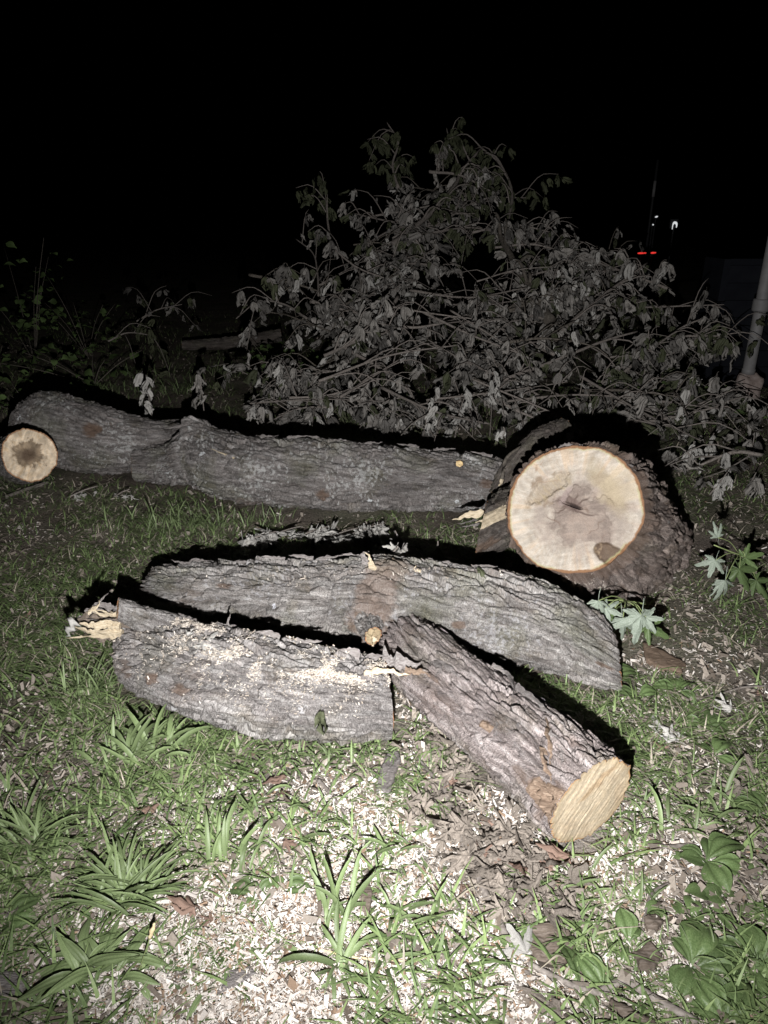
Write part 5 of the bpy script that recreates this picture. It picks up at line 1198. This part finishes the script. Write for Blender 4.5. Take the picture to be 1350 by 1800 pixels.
# ================================================================== GRASS TUFTS AND WEEDS
def tuft(label, px, py, n, L0, key='blade', lean=(0, 0), spread=.03, name='grass_tuft', fan=(0, 2 * PI), tilt=(-.35, .35), cat='grass', green=None, group=None):
    o = G3(px, py, -.004); t = thing(name, label, cat, o, group)
    for i in range(n):
        a = fan[0] + (fan[1] - fan[0]) * (i + random.random()) / n
        p = np.array([random.gauss(0, spread), random.gauss(0, spread * .6), 0])
        # blade points along +Y: heading a is measured from +X
        leaf(key, 'blade' if 'blade' in key else 'leaf', t, p, (random.uniform(*tilt), random.gauss(0, .15), a - PI / 2), L0 * random.uniform(.55, 1.15))
    return t
tuft('strap leaved grass tuft at the left edge', 52, 1492, 90, .155, 'blade', spread=.02, tilt=(-.9, .0), fan=(-.6, 3.6))
tuft('largest strap leaved grass tuft, lower left', 222, 1585, 120, .175, 'blade', spread=.028, fan=(-.3, PI + .3), tilt=(-.9, .0))
tuft('broad ribbed weed just below the largest tuft', 165, 1712, 34, .14, 'ribwort', spread=.02, fan=(-.2, PI + 1.2), tilt=(.1, .8), name='weed', cat='weed')
tuft('broad bladed grass tuft in front of the left part of the front left log', 262, 1330, 40, .17, 'blade_wide', spread=.05, fan=(.1, PI), tilt=(-.5, .3))
tuft('fine grass tuft beside the broken left end of the front left log', 150, 1215, 80, .13, 'blade', spread=.06, tilt=(-.4, .5))
tuft('low grass tuft under the right end of the front left log', 570, 1335, 90, .075, 'blade_wide', spread=.09, tilt=(-.5, .3))
tuft('low grass tuft left of the bark piece', 640, 1330, 34, .08, 'blade_wide', spread=.06, tilt=(-.5, .3))
tuft('broad arching crabgrass at the bottom centre', 602, 1705, 26, .15, 'blade_wide', spread=.02, tilt=(-.9, -.1), name='crabgrass')
tuft('crabgrass stalks standing up left of the bottom centre', 590, 1620, 12, .15, 'blade_wide', spread=.03, fan=(.3, PI - .3), tilt=(-.3, .3), name='crabgrass')
tuft('flat five bladed crabgrass left of the dead branch', 772, 1562, 8, .10, 'blade_wide', spread=.005, tilt=(-.9, -.5), name='crabgrass')
tuft('tall slim blades standing in the chips left of centre', 408, 1515, 12, .16, 'blade_wide', spread=.04, fan=(.9, 2.4), tilt=(-.15, .3))
tuft('broad blades crossing over the chips at the centre', 560, 1440, 26, .11, 'blade_wide', spread=.07, tilt=(-.8, .0))
tuft('broad flattened blades on the chips below the front left log', 460, 1420, 26, .10, 'blade_wide', spread=.08, tilt=(-.8, .0))
tuft('broad blades between the strap leaved tuft and the slim blades', 345, 1430, 24, .11, 'blade_wide', spread=.07, tilt=(-.8, .1))
tuft('low broad blades at the left below the fine grass tuft', 140, 1350, 22, .10, 'blade', spread=.09, tilt=(-.8, .1))
tuft('low leafy weeds among the chips near the bottom, right of the pale straw', 760, 1720, 24, .05, 'oval', spread=.08, tilt=(.0, .5), name='weed', cat='weed')
tuft('low leafy weeds at the right, above the largest plantain', 1260, 1590, 26, .065, 'oval', spread=.09, tilt=(.0, .5), name='weed', cat='weed')
tuft('broad grass blades at the right edge under the brown leaves', 1270, 1420, 26, .12, 'blade_wide', spread=.08, tilt=(-.8, .0))
tuft('grass blades left of the dead branch, midway down', 690, 1500, 14, .12, 'blade_wide', spread=.05, tilt=(-.6, .2))
tuft('single bent blades in front of the dead branch', 715, 1620, 10, .12, 'blade_wide', spread=.05, tilt=(-.7, .1))
tuft('grass tuft in the chips right of the oval sawn end', 1110, 1440, 30, .10, 'blade_wide', spread=.08, tilt=(-.7, .1))
tuft('broad drooping blades above the right plantains', 1210, 1450, 16, .13, 'blade_wide', spread=.05, fan=(-.6, 1.9), tilt=(-.7, 0))
tuft('grass tuft in the chips below the oval sawn end', 1060, 1570, 26, .09, 'blade_wide', spread=.07, tilt=(-.5, .2))
tuft('grass tuft between the bark slab and the plantains', 1195, 1660, 30, .08, 'blade', spread=.08, tilt=(-.4, .3))
tuft('low weedy grass at the bottom left of the chips', 245, 1760, 24, .10, 'ribwort', spread=.06, tilt=(-.3, .3), name='weed', cat='weed')
tuft('small green weeds at the bottom, left of the crabgrass', 330, 1720, 26, .07, 'oval', spread=.07, tilt=(-.1, .4), name='weed', cat='weed')
tuft('small round leaved weeds at the bottom right of centre', 860, 1760, 22, .045, 'oval', spread=.09, tilt=(-.1, .4), name='weed', cat='weed')
tuft('small clover weeds beside the dead branch', 810, 1675, 26, .03, 'oval', spread=.07, tilt=(-.1, .4), name='weed', cat='weed')
tuft('low green weeds in the gap behind the front right log', 960, 1205, 40, .04, 'oval', spread=.07, tilt=(-.1, .5), name='weed', cat='weed')
tuft('green blades standing in front of the back log, left of centre', 290, 930, 70, .14, 'blade', spread=.14, tilt=(-.2, .4))
tuft('green blades standing in front of the back log, near the centre', 370, 925, 60, .13, 'blade', spread=.12, tilt=(-.2, .4))
tuft('small grass tuft in the tan chips between the back logs', 465, 915, 26, .11, 'blade', spread=.06, tilt=(-.2, .4))
tuft('tiny tuft behind the middle log beside the pale leaves', 553, 935, 14, .08, 'blade', spread=.03, tilt=(-.2, .4))
tuft('dim grass tuft behind the left half of the back log', 190, 690, 50, .16, 'blade', spread=.18, tilt=(-.3, .4))
tuft('dim grass tuft left of the tall withered sprig', 230, 660, 40, .17, 'blade', spread=.2, tilt=(-.3, .4))
tuft('dim grass tuft right of the short withered sprig', 400, 655, 40, .16, 'blade', spread=.2, tilt=(-.3, .4))
tuft('dim grass tuft between the two withered sprigs', 310, 690, 40, .15, 'blade', spread=.12, tilt=(-.3, .4))
def plantain(label, px, py, spec, name='plantain'):
    o = G3(px, py, 0.0); t = thing(name, label, 'weed', o)
    for (ang, L0, rx, i) in spec: leaf('plantain', 'leaf', t, (0, 0, .006), (rx + .1, random.gauss(0, .2), ang - PI / 2), L0 * .68, i)
    return t
plantain('low plantain with four leaves on the pale chips left of centre', 452, 1568, [(2.9, .115, .1, 1), (.9, .07, .3, 0), (-1.7, .12, -.1, 2), (.15, .06, .2, 3)])
plantain('single round plantain leaf right of the low plantain', 492, 1566, [(.05, .11, .1, 1), (2.0, .06, .3, 3)])
plantain('large plantain at the right, upper one of the three', 1240, 1515, [(.25, .17, .2, 1), (-.4, .15, -.05, 2), (-1.4, .15, 0, 0), (2.6, .09, .1, 3), (1.2, .10, .1, 0)])
plantain('largest plantain, lower right, middle one of the three', 1215, 1700, [(.9, .17, .15, 1), (.1, .18, .1, 2), (-.7, .17, 0, 4), (-1.4, .16, -.1, 1), (-2.2, .13, 0, 0), (2.0, .10, .2, 3)])
plantain('plantain in the bottom right corner', 1320, 1700, [(1.2, .13, .2, 0), (-.5, .14, .1, 1), (-1.5, .15, 0, 4), (2.6, .13, .1, 2), (.3, .12, 0, 3)])
plantain('plantain at the very bottom right among other leaves', 1275, 1800, [(.8, .14, .2, 0), (1.8, .14, .2, 1), (2.6, .12, .1, 2), (.1, .12, 0, 3)])
plantain('plantain at the right edge below the brown leaves', 1335, 1430, [(1.5, .10, .2, 0), (2.6, .12, .1, 1), (-1.0, .12, 0, 2)])
plantain('plantain beside the dark clod under the oval sawn end', 1105, 1660, [(1.6, .11, .3, 0), (.9, .07, .2, 3), (-2.0, .10, 0, 1)])
plantain('single plantain leaf standing by the crooked stick', 1062, 1742, [(2.2, .12, .3, 0), (.6, .06, .2, 1)])
plantain('bright plantain leaf right of the bark slab', 1020, 1735, [(1.9, .13, .3, 1), (-1.2, .09, 0, 2)])
plantain('twin plantain leaves below the end of the middle log', 1120, 1225, [(.2, .12, .1, 1), (2.9, .11, .1, 0)])
plantain('raised round plantain leaf beside the end of the middle log', 1080, 1190, [(.3, .15, .25, 4), (-.3, .10, 0, 2)])
plantain('dim plantain leaves right of the middle log end', 1190, 1215, [(.4, .13, .1, 1), (2.7, .12, .1, 2), (-.9, .11, 0, 0), (1.4, .10, .1, 3)])
plantain('dim plantain leaves above the pale withered leaves', 1240, 1275, [(1.0, .10, .2, 0), (-.3, .11, .1, 2), (2.8, .11, 0, 1)])
plantain('plantain leaf right of the pale withered leaves', 1255, 1330, [(.6, .12, .2, 1), (2.4, .09, .1, 0), (-.8, .10, 0, 2)])
plantain('broad leaf at the left edge of the bottom', 8, 1620, [(.7, .12, .2, 1), (.1, .11, .1, 0), (-.6, .10, 0, 2)])
o = G3(240, 1712, 0); t = thing('seed_head', 'single pale seed head standing beside the broad ribbed weed', 'seed head', o)
e = aty(272, 1622, o[1] + .03) - o; tube_obj('stem', [(0, 0, 0), e * .6, e], [.0015, .0014, .0012], 'stalk_green', t, (0, 0, 0), 5, 8); tube_obj('spike', [e * .72, e * .86, e], [.004, .005, .002], 'straw', t, (0, 0, 0), 7, 10, .5, 4)

# ================================================================== WHAT NOBODY COULD COUNT: lawn, chips, litter
def sample_px(n, x0, x1, y0, y1):
    px = RNG.uniform(x0, x1, n); py = RNG.uniform(y0, y1, n)
    u = (px - 675) / FPX; v = (900 - py) / FPX; dz = -SP + v * CP; tt = -CAMZ / dz
    X = u * tt; Y = (CP + v * SP) * tt
    return px, py, X, Y
def clear_of(X, Y, Ls):
    ok = np.ones(X.shape, bool)
    for ctrl, r in Ls:
        for i in range(len(ctrl) - 1):
            a, b = ctrl[i][:2], ctrl[i + 1][:2]; d = b - a; L2 = d @ d + 1e-9
            t = np.clip(((X - a[0]) * d[0] + (Y - a[1]) * d[1]) / L2, 0, 1)
            ok &= np.hypot(X - a[0] - t * d[0], Y - a[1] - t * d[1]) > r
    return ok
LOGS = [(L['P'][::12], float(L['R'].mean()) * .62) for L in (FAR, FARLIMB, MID, LEFT, RIGHT)]
def blades_stuff(name, X, Y, H, Wd, tint, bend=1.0):
    n = len(X); a = RNG.uniform(0, 2 * PI, n); ln = RNG.uniform(.25, 1.0, n) * bend
    dx, dy = np.cos(a), np.sin(a); sx, sy = -dy, dx; z0 = gz(X, Y) - .003
    rows = []
    for t in (0, .35, .7, 1.0):
        o = H * ln * t ** 1.7; z = z0 + H * t * np.maximum(.12, 1 - .40 * ln * t); wd = Wd * (1 - t ** 2) * .5 + .0003
        for s in (-1, 1): rows.append(np.stack([X + dx * o + sx * wd * s, Y + dy * o + sy * wd * s, z + 0 * X], -1))
    V = np.stack(rows, 1).reshape(-1, 3); b = np.arange(n)[:, None] * 8
    F = np.concatenate([b + np.array([k, k + 1, k + 3, k + 2]) for k in (0, 2, 4)])
    c = np.repeat(tint, 8, axis=0)
    return kind(obj(name, mesh_np(name, V, F, True, None, {'tint': c}), M['blades']), 'stuff')
def green(n, dry=.12):
    k = RNG.random(n)[:, None]; g = np.array((.070, .108, .040)) * (1 - k) + np.array((.20, .265, .11)) * k
    d = RNG.random(n) < dry; g[d] = np.array((.32, .285, .225)) * RNG.uniform(.6, 1.3, (d.sum(), 1)); return g
def lawn():
    px, py, X, Y = sample_px(140000, -120, 1470, 545, 1860)
    d = 0.66 + 0.8 * fbm(X * 3.1, Y * 3.1, 0, 3, 301) + 0.5 * fbm(X * 9, Y * 9, 0, 2, 303)
    d = d - 0.62 * chip_density(px, py)
    d = d + 0.35 * np.exp(-((px - 300) / 170) ** 2 - ((py - 950) / 70) ** 2) - 0.35 * np.exp(-((px - 110) / 130) ** 2 - ((py - 1000) / 60) ** 2)
    d = d - 0.70 * sstep(1040, 1180, px) * (1 - sstep(1250, 1480, py)) * sstep(850, 950, py) - .5 * np.exp(-((px - 60) / 110) ** 2 - ((py - 1340) / 90) ** 2) - 0.6 * np.exp(-((px - 870) / 110) ** 2 - ((py - 1530) / 100) ** 2) - .3 * np.exp(-((px - 790) / 60) ** 2 - ((py - 1360) / 80) ** 2)
    d = d + 0.1 * (py < 760)
    d = d * (1 - .50 * sstep(1280, 1500, py)) + .75 * fbm(X * 6.5, Y * 6.5, 5, 3, 305) * sstep(760, 1000, py)
    d = d - .8 * np.exp(-((px - 600) / 95) ** 2 - ((py - 905) / 22) ** 2) - .5 * np.exp(-((px - 60) / 100) ** 2 - ((py - 1310) / 70) ** 2) - .6 * np.exp(-((px - 60) / 60) ** 2 - ((py - 940) / 25) ** 2) - .4 * np.exp(-((px - 1230) / 90) ** 2 - ((py - 1620) / 120) ** 2)
    m = (RNG.random(len(X)) < d * .85) & clear_of(X, Y, LOGS)
    X, Y, px, py = X[m], Y[m], px[m], py[m]; n = len(X)
    H = RNG.uniform(.03, .085, n) * (1 + .5 * (py < 760)) * (1 - .35 * sstep(1300, 1700, py)); Wd = RNG.uniform(.0022, .0048, n)
    blades_stuff('lawn_grass', X, Y, H * 1.0, Wd * 1.15, green(n, .17), 2.5)
    px, py, X, Y = sample_px(11500, -60, 1410, 1180, 1850)          # broader blades lying about in the foreground
    d = 0.5 + 0.9 * fbm(X * 5, Y * 5, 2, 3, 311) - .46 * chip_density(px, py) - .7 * np.exp(-((px - 860) / 110) ** 2 - ((py - 1520) / 100) ** 2) - .5 * np.exp(-((px - 790) / 50) ** 2 - ((py - 1340) / 70) ** 2) - .5 * np.exp(-((px - 1250) / 90) ** 2 - ((py - 1650) / 130) ** 2) - .4 * sstep(1000, 1200, px) * (1 - sstep(1350, 1500, py))
    m = (RNG.random(len(X)) < d) & clear_of(X, Y, LOGS); X, Y = X[m], Y[m]; n = len(X)
    blades_stuff('broad_grass', X, Y, RNG.uniform(.03, .095, n), RNG.uniform(.0045, .010, n), green(n, .05) * 1.05, 1.5)
lawn()
def flakes(name, X, Y, Z, Ln, Wd, Th, tilt, cols, mat, curl=0.0):
    n = len(X); a = RNG.uniform(0, 2 * PI, n); p = RNG.normal(0, tilt, n); q = RNG.normal(0, tilt, n)
    ca, sa, cp_, sp_, cq, sq = np.cos(a), np.sin(a), np.cos(p), np.sin(p), np.cos(q), np.sin(q)
    ex = np.stack([ca * cp_, sa * cp_, sp_], -1); ey = np.stack([-sa * cq, ca * cq, sq], -1); ez = np.cross(ex, ey)
    c = np.stack([X, Y, Z], -1); k = RNG.uniform(.4, 1, (n, 4))
    rows = []
    for zz in (-.5, .5):
        for j, (u, v) in enumerate(((-1, -1), (1, -1), (1, 1), (-1, 1))):
            rows.append(c + ex * (Ln * .5 * u)[:, None] + ey * (Wd * .5 * v * k[:, j])[:, None] + ez * (Th * zz)[:, None])
    V = np.stack(rows, 1).reshape(-1, 3); b = np.arange(n)[:, None] * 8
    F = np.concatenate([b + np.array(f) for f in ([4, 5, 6, 7], [3, 2, 1, 0], [0, 1, 5, 4], [1, 2, 6, 5], [2, 3, 7, 6], [3, 0, 4, 7])])
    return kind(obj(name, mesh_np(name, V, F, False, None, {'tint': np.repeat(cols, 8, axis=0)}), M[mat]), 'stuff')
def chips():
    px, py, X, Y = sample_px(190000, -80, 1430, 850, 1870)
    d = chip_density(px, py); d = d * (1 - .85 * np.exp(-((px - 880) / 95) ** 2 - ((py - 1545) / 75) ** 2) - .7 * np.exp(-((px - 790) / 50) ** 2 - ((py - 1340) / 75) ** 2)); d = d * (0.80 + 0.7 * fbm(X * 9, Y * 9, 0, 3, 321)) + .012
    m = (RNG.random(len(X)) < d * .80) & clear_of(X, Y, LOGS)
    X, Y, d = X[m], Y[m], d[m]; n = len(X)
    Ln = RNG.gamma(2.2, .0040, n) + .003; Wd = Ln * RNG.uniform(.18, .5, n); Th = RNG.uniform(.0006, .0020, n)
    k = RNG.random((n, 1)); c = np.array((.44, .395, .355)) * (1 - k) + np.array((.76, .715, .67)) * k
    dk = RNG.random(n) < .20; c[dk] = np.array((.24, .17, .12)) * RNG.uniform(.6, 1.5, (dk.sum(), 1))
    flakes('wood_chips', X, Y, gz(X, Y) + RNG.uniform(.001, .016, n) * (.3 + d), Ln, Wd, Th, .6, np.clip(c, 0, .85), 'chips')
chips()
def litter():
    px, py, X, Y = sample_px(34000, -80, 1430, 600, 1870)
    m = clear_of(X, Y, LOGS) & (RNG.random(len(X)) < .75 + .5 * fbm(X * 4, Y * 4, 1, 2, 331)); X, Y = X[m], Y[m]; n = len(X)
    Ln = RNG.uniform(.006, .030, n); k = RNG.random((n, 1)); c = np.array((.14, .115, .095)) * (1 - k) + np.array((.42, .37, .32)) * k
    flakes('ground_litter', X, Y, gz(X, Y) + RNG.uniform(.002, .014, n), Ln, Ln * RNG.uniform(.15, .7, n), RNG.uniform(.0006, .002, n), .5, c, 'litter')
litter()
def leaf_scraps():
    px, py, X, Y = sample_px(2600, -80, 1430, 560, 1870); m = clear_of(X, Y, LOGS) & (RNG.random(len(X)) < .6 + .8 * fbm(X * 3, Y * 3, 4, 2, 341)); X, Y = X[m], Y[m]; n = len(X)
    Ln = RNG.uniform(.018, .048, n); k = RNG.random((n, 1)); c = np.array((.11, .088, .07)) * (1 - k) + np.array((.33, .29, .25)) * k
    flakes('leaf_scraps', X, Y, gz(X, Y) + RNG.uniform(.006, .022, n), Ln, Ln * RNG.uniform(.3, .7, n), RNG.uniform(.0006, .0015, n), .55, c, 'litter')
leaf_scraps()
def sawdust_on_logs():
    Vs, cs = [], []
    def scatter(L, blobs, n, seed):
        G = L['G'].reshape(-1, 3); Nn = L['N'].reshape(-1, 3); qx, qy = project(G)
        fac = (Nn * (np.array([0, 0, CAMZ]) - G)).sum(-1) > 0
        w = 0
        for cx, cy, sx, sy, a, am in blobs:
            ca, sa = math.cos(am), math.sin(am); dx, dy = qx - cx, qy - cy
            w = w + a * np.exp(-.5 * ((dx * ca + dy * sa) / sx) ** 2 - .5 * ((-dx * sa + dy * ca) / sy) ** 2)
        w = w * fac * np.clip(Nn[:, 2] + .15, 0, 1) * sstep(-.15, .25, fbm(G[:, 0] * 24, G[:, 1] * 24, G[:, 2] * 24, 3, seed))
        i = RNG.choice(len(G), n, p=w / w.sum()); P = G[i] + RNG.normal(0, .002, (n, 3)) + Nn[i] * .0025
        Vs.append(P)
    scatter(LEFT, [(560, 1172, 120, 12, 1.0, .14), (330, 1098, 60, 8, .8, .25), (440, 1150, 90, 16, .5, .2), (620, 1182, 60, 10, .8, .1), (470, 1250, 80, 15, .12, .1), (480, 1180, 150, 35, .22, .1)], 6500, 401)
    scatter(TRUNK, [(985, 1030, 30, 8, 1.0, .1)], 260, 402)
    scatter(MID, [(600, 1000, 40, 10, .3, 0), (800, 1010, 90, 12, .25, .1), (450, 1010, 90, 12, .25, 0)], 420, 403)
    P = np.vstack(Vs); n = len(P); Ln = RNG.gamma(2.4, .0016, n) + .002
    k = RNG.random((n, 1)); c = np.array((.34, .29, .24)) * (1 - k) + np.array((.62, .57, .51)) * k
    flakes('sawdust_on_bark', P[:, 0], P[:, 1], P[:, 2], Ln, Ln * RNG.uniform(.25, .65, n), RNG.uniform(.0006, .0016, n), .6, c, 'chips')
sawdust_on_logs()

# ================================================================== THE DARK BACKGROUND
# pale log lying far behind
o = np.array(aty(400, 560, 8.6)) * [1, 1, 0]
t = thing('distant_log', 'thin grey log lying far behind in the dark, left of the brush pile', 'log', o)
Lb = log_grid([(*(aty(318, 572, 8.7)[:2]), .07, .06), (*(aty(400, 560, 8.7)[:2]), .10, .075), (*(aty(492, 540, 8.8)[:2]), .17, .085)], 501, .014, .04, 4, .008, .25)
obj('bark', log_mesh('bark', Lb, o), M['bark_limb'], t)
for e_ in (0, 1): obj('cut_face', face_mesh('cut_face', ring_of(Lb, e_), (-Lb['T'][0] if e_ == 0 else Lb['T'][-1]), o, paint_plain(46, (0.5, 0.4, 0.28), (0.3, 0.2, 0.13)), relief_saw(46), 10), M['wood'], t)
c = aty(440, 598, 7.4); c[2] = .07; o = c * [1, 1, 0]
t = thing('distant_log', 'short pale log end in the dark beside the left foot of the brush pile', 'log', o)
Lb = log_grid([(*c, .075), (*(c + [.25, .06, 0]), .08), (*(c + [.5, .1, 0]), .08)], 503, .012, .04, 4, .006, .25)
obj('bark', log_mesh('bark', Lb, o), M['bark_limb'], t)
for e_ in (0, 1): obj('cut_face', face_mesh('cut_face', ring_of(Lb, e_), (-Lb['T'][0] if e_ == 0 else Lb['T'][-1]), o, paint_plain(47, (0.5, 0.4, 0.28), (0.3, 0.2, 0.13)), relief_saw(47), 10), M['wood'], t)
# dim shrubs on the left
def shrub(label, px, py, y, h, wd, n, key, name='shrub', size=(.06, .11)):
    b = aty(px, py, y); b[2] = 0; t = thing(name, label, 'shrub', b)
    tips = []
    for k in range(6):
        e = np.array([random.gauss(0, wd), random.gauss(0, wd * .6), h * random.uniform(.6, 1.05)])
        tube_obj('stem', [(0, 0, 0), e * .5 + [0, 0, .08 * h], e], [.005, .004, .002], 'twig_dark', t, (0, 0, 0), 5, 8, .2, k); tips.append(e)
    for i in range(n):
        e = random.choice(tips); f = random.uniform(.25, 1); p = e * f + np.array([random.gauss(0, wd * .3), random.gauss(0, wd * .3), random.gauss(0, .06)])
        p[2] = max(.06, p[2])
        leaf(key, 'leaf', t, p, (random.uniform(-.6, .6), random.gauss(0, .5), random.uniform(-PI, PI)) if key != 'oval' else (random.uniform(-.9, .3), random.gauss(0, .5), random.uniform(-PI, PI)), random.uniform(*size))
    return t
shrub('dim green leafy shrub at the far left edge', 40, 520, 7.9, 1.25, .4, 60, 'dim', size=(.06, .12))
shrub('dim green leafy shrub right of the one at the left edge', 140, 530, 8.3, .9, .35, 50, 'dim', size=(.06, .11))
shrub('low dim weeds below the shrubs at the left', 150, 580, 6.8, .4, .5, 60, 'dim', name='weed_patch', size=(.08, .14))
shrub('low dim weeds at the left edge behind the round sawn branch end', 40, 640, 5.6, .25, .4, 55, 'dim', name='weed_patch', size=(.05, .10))
shrub('low dim sprouting weeds right of the thin distant log', 480, 600, 7.2, .35, .35, 50, 'dim', name='weed_patch', size=(.06, .11))
B(160, [(240, 565), (275, 545), (320, 535)], .010, 5, 22, 'dark leafy branch on the ground in front of the thin distant log', 'wilted', dj=2.0, group='dim branches far left')
B(161, [(190, 600), (225, 585), (270, 590)], .010, 5, 18, 'dark leafy branch lying left of the thin distant log', 'olive', dj=1.2, group='dim branches far left')
shrub('low dim green weeds at the right between brush pile and grey pipe', 1230, 690, 5.4, .30, .45, 60, 'dim', name='weed_patch', size=(.05, .09))
# shed wall at the far right with its down pipe
o = np.array(aty(1330, 640, 5.9)) * [1, 1, 0]
t = thing('downpipe', 'grey painted down pipe with a collar at the right edge', 'pipe', o)
pz = lambda px, py: aty(px, py, 5.9) - o
b0 = pz(1318, 640)
xx = b0[0]
def lathe(zr, n=24):
    ph = np.linspace(0, 2 * PI, n, endpoint=False); G = np.stack([np.stack([r * np.cos(ph), r * np.sin(ph), 0 * ph + z], -1) for z, r in zr]); V = G.reshape(-1, 3) + [xx, 0, 0]
    k = len(V); V = np.vstack([V, [[xx, 0, zr[0][0]], [xx, 0, zr[-1][0]]]]); j = np.arange(n); e = (len(zr) - 1) * n
    return V, [grid_faces(len(zr), n), np.stack([np.full(n, k), (j + 1) % n, j], -1), np.stack([np.full(n, k + 1), e + j, e + (j + 1) % n], -1)]
V, F = lathe([(.30, .040), (.30, .052), (.34, .052), (.345, .047), (1.0, .047), (2.2, .047), (3.4, .047)]); obj('pipe', mesh_np('pipe', V, F), M['pipe'], t)
V, F = lathe([(.80, .049), (.80, .062), (.815, .066), (.88, .066), (.895, .062), (.895, .049)]); obj('collar', mesh_np('collar', V, F), M['pipe'], t)
def rock(name, label, c, r, mat, seed):
    th = np.linspace(.02, PI - .02, 16); ph = np.linspace(0, 2 * PI, 24, endpoint=False); T_, P_ = np.meshgrid(th, ph, indexing='ij')
    d = np.stack([np.sin(T_) * np.cos(P_), np.sin(T_) * np.sin(P_), np.cos(T_)], -1); k = 1 + .28 * fbm(d[..., 0] * 1.6, d[..., 1] * 1.6, d[..., 2] * 1.6, 3, seed); d = np.sign(d) * np.abs(d) ** .7
    V = (d * k[..., None] * np.asarray(r)).reshape(-1, 3); V[:, 2] = np.maximum(V[:, 2], -r[2] * .6)
    ob = obj(name, mesh_np(name, V, grid_faces(16, 24)), M[mat], None, c); return tag(ob, label, 'stone')
c = o + [xx + .02, 0, .13]; rock('stone', 'reddish rounded stone at the foot of the grey down pipe', c, (.11, .10, .17), 'stone', 9)
# shed: wall boards, corner board
so = np.array([3.06, 6.7, 0.0]); t = thing('shed', 'low dark boarded shed wall at the far right, behind the pipe', 'shed', so)
def box(x0, x1, y0, y1, z0, z1):
    V = np.array([(x, y, z) for x in (x0, x1) for y in (y0, y1) for z in (z0, z1)], float)
    return V, [np.array([[0, 1, 3, 2], [4, 6, 7, 5], [0, 4, 5, 1], [2, 3, 7, 6], [0, 2, 6, 4], [1, 5, 7, 3]])]
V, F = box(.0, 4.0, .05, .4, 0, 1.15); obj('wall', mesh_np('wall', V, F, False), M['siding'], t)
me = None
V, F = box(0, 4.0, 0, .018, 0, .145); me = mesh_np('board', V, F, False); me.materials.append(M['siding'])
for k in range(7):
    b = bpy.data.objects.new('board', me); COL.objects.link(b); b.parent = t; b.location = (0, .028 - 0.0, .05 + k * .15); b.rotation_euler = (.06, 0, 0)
V, F = box(-.06, -.002, -.012, .40, 0, 1.15); obj('corner_board', mesh_np('corner_board', V, F, False), M['siding'], t)
# small lamps glowing far off
def lamp_post(px, py, y, label, mat, name, build):
    p = aty(px, py, y); o = p * [1, 1, 0]; t = thing(name, label, 'lamp', o)
    V, F = tube(np.array([[0, .03, 0], [0, .03, p[2] * .5], [0, .03, p[2]]]), [.014, .013, .012], 8); obj('post', mesh_np('post', V, F), M['black_plastic'], t)
    build(t, p - o)
def bar(wx):
    def f(t, c):
        V, F = box(c[0] - wx - .012, c[0] + wx + .012, c[1] - .004, c[1] + .03, c[2] - .026, c[2] + .026); obj('housing', mesh_np('housing', V, F, False), M['black_plastic'], t)
        V, F = tube(np.array([[c[0] - wx, c[1] - .012, c[2] - .002], [c[0] - wx * .3, c[1] - .014, c[2] + .001], [c[0] + wx, c[1] - .012, c[2] + .003]]), [.008, .014, .008], 8, 9); obj('lens', mesh_np('lens', V, F), M['red_glow'], t)
    return f
lamp_post(1128, 445, 12.0, 'red glowing lamp bar far off in the dark, the longer one on the left', 'red_glow', 'red_lamp', bar(.066))
lamp_post(1148, 444.5, 12.0, 'red glowing lamp bar far off in the dark, the shorter one on the right', 'red_glow', 'red_lamp', bar(.040))
def hood(t, c):
    V, F = tube(np.array([[c[0] - .028, c[1], c[2] - .075], [c[0] - .026, c[1], c[2] - .01], [c[0] - .01, c[1], c[2] + .022], [c[0] + .02, c[1], c[2] + .015], [c[0] + .034, c[1], c[2] - .015], [c[0] + .032, c[1], c[2] - .05]]), [.006, .009, .018, .018, .011, .007], 8, 16); obj('lens', mesh_np('lens', V, F), M['white_glow'], t)
    V, F = box(c[0] - .06, c[0] + .06, c[1] + .03, c[1] + .06, c[2] - .06, c[2] + .07); obj('housing', mesh_np('housing', V, F, False), M['black_plastic'], t)
lamp_post(1186, 394, 12.0, 'white glowing arch shaped lamp far off in the dark at the right', 'white_glow', 'white_lamp', hood)
def dot(sz, ang):
    def f(t, c):
        d = np.array([math.cos(ang), 0, math.sin(ang)]) * sz
        V, F = tube(np.array([c - d, c, c + d]), [.006, .013, .006], 8, 7); obj('lens', mesh_np('lens', V, F), M['white_glow'], t)
        V, F = box(c[0] - sz - .01, c[0] + sz + .01, c[1] + .016, c[1] + .05, c[2] - .03, c[2] + .03); obj('housing', mesh_np('housing', V, F, False), M['black_plastic'], t)
    return f
lamp_post(1148, 395, 12.2, 'tiny white glint left of the white arch lamp, lower one', 'white_glow', 'white_lamp', dot(.010, .6))
lamp_post(1154, 381, 12.2, 'tiny white glint left of the white arch lamp, upper one', 'white_glow', 'white_lamp', dot(.022, .3))
for px, y_, z0, z1, lab in ((712, 11.0, 318, 348, 'thin dark pole with a pale grey band showing above the brush pile'), (1148, 12.5, 318, 346, 'thin dark pole with a pale grey band above the red lamps')):
    a, b = aty(px, z1, y_), aty(px, z0, y_); o = a * [1, 1, 0]; t = thing('marker_pole', lab, 'pole', o)
    V, F = tube(np.array([[0, 0, 0], [0, 0, a[2]], [0, 0, b[2] + .3]]), [.02, .02, .02], 10); obj('pole', mesh_np('pole', V, F), M['black_plastic'], t)
    V, F = tube(np.array([[0, 0, a[2]], [0, 0, (a[2] + b[2]) / 2], [0, 0, b[2]]]), [.023, .023, .023], 10); obj('band', mesh_np('band', V, F), M['pipe'], t)
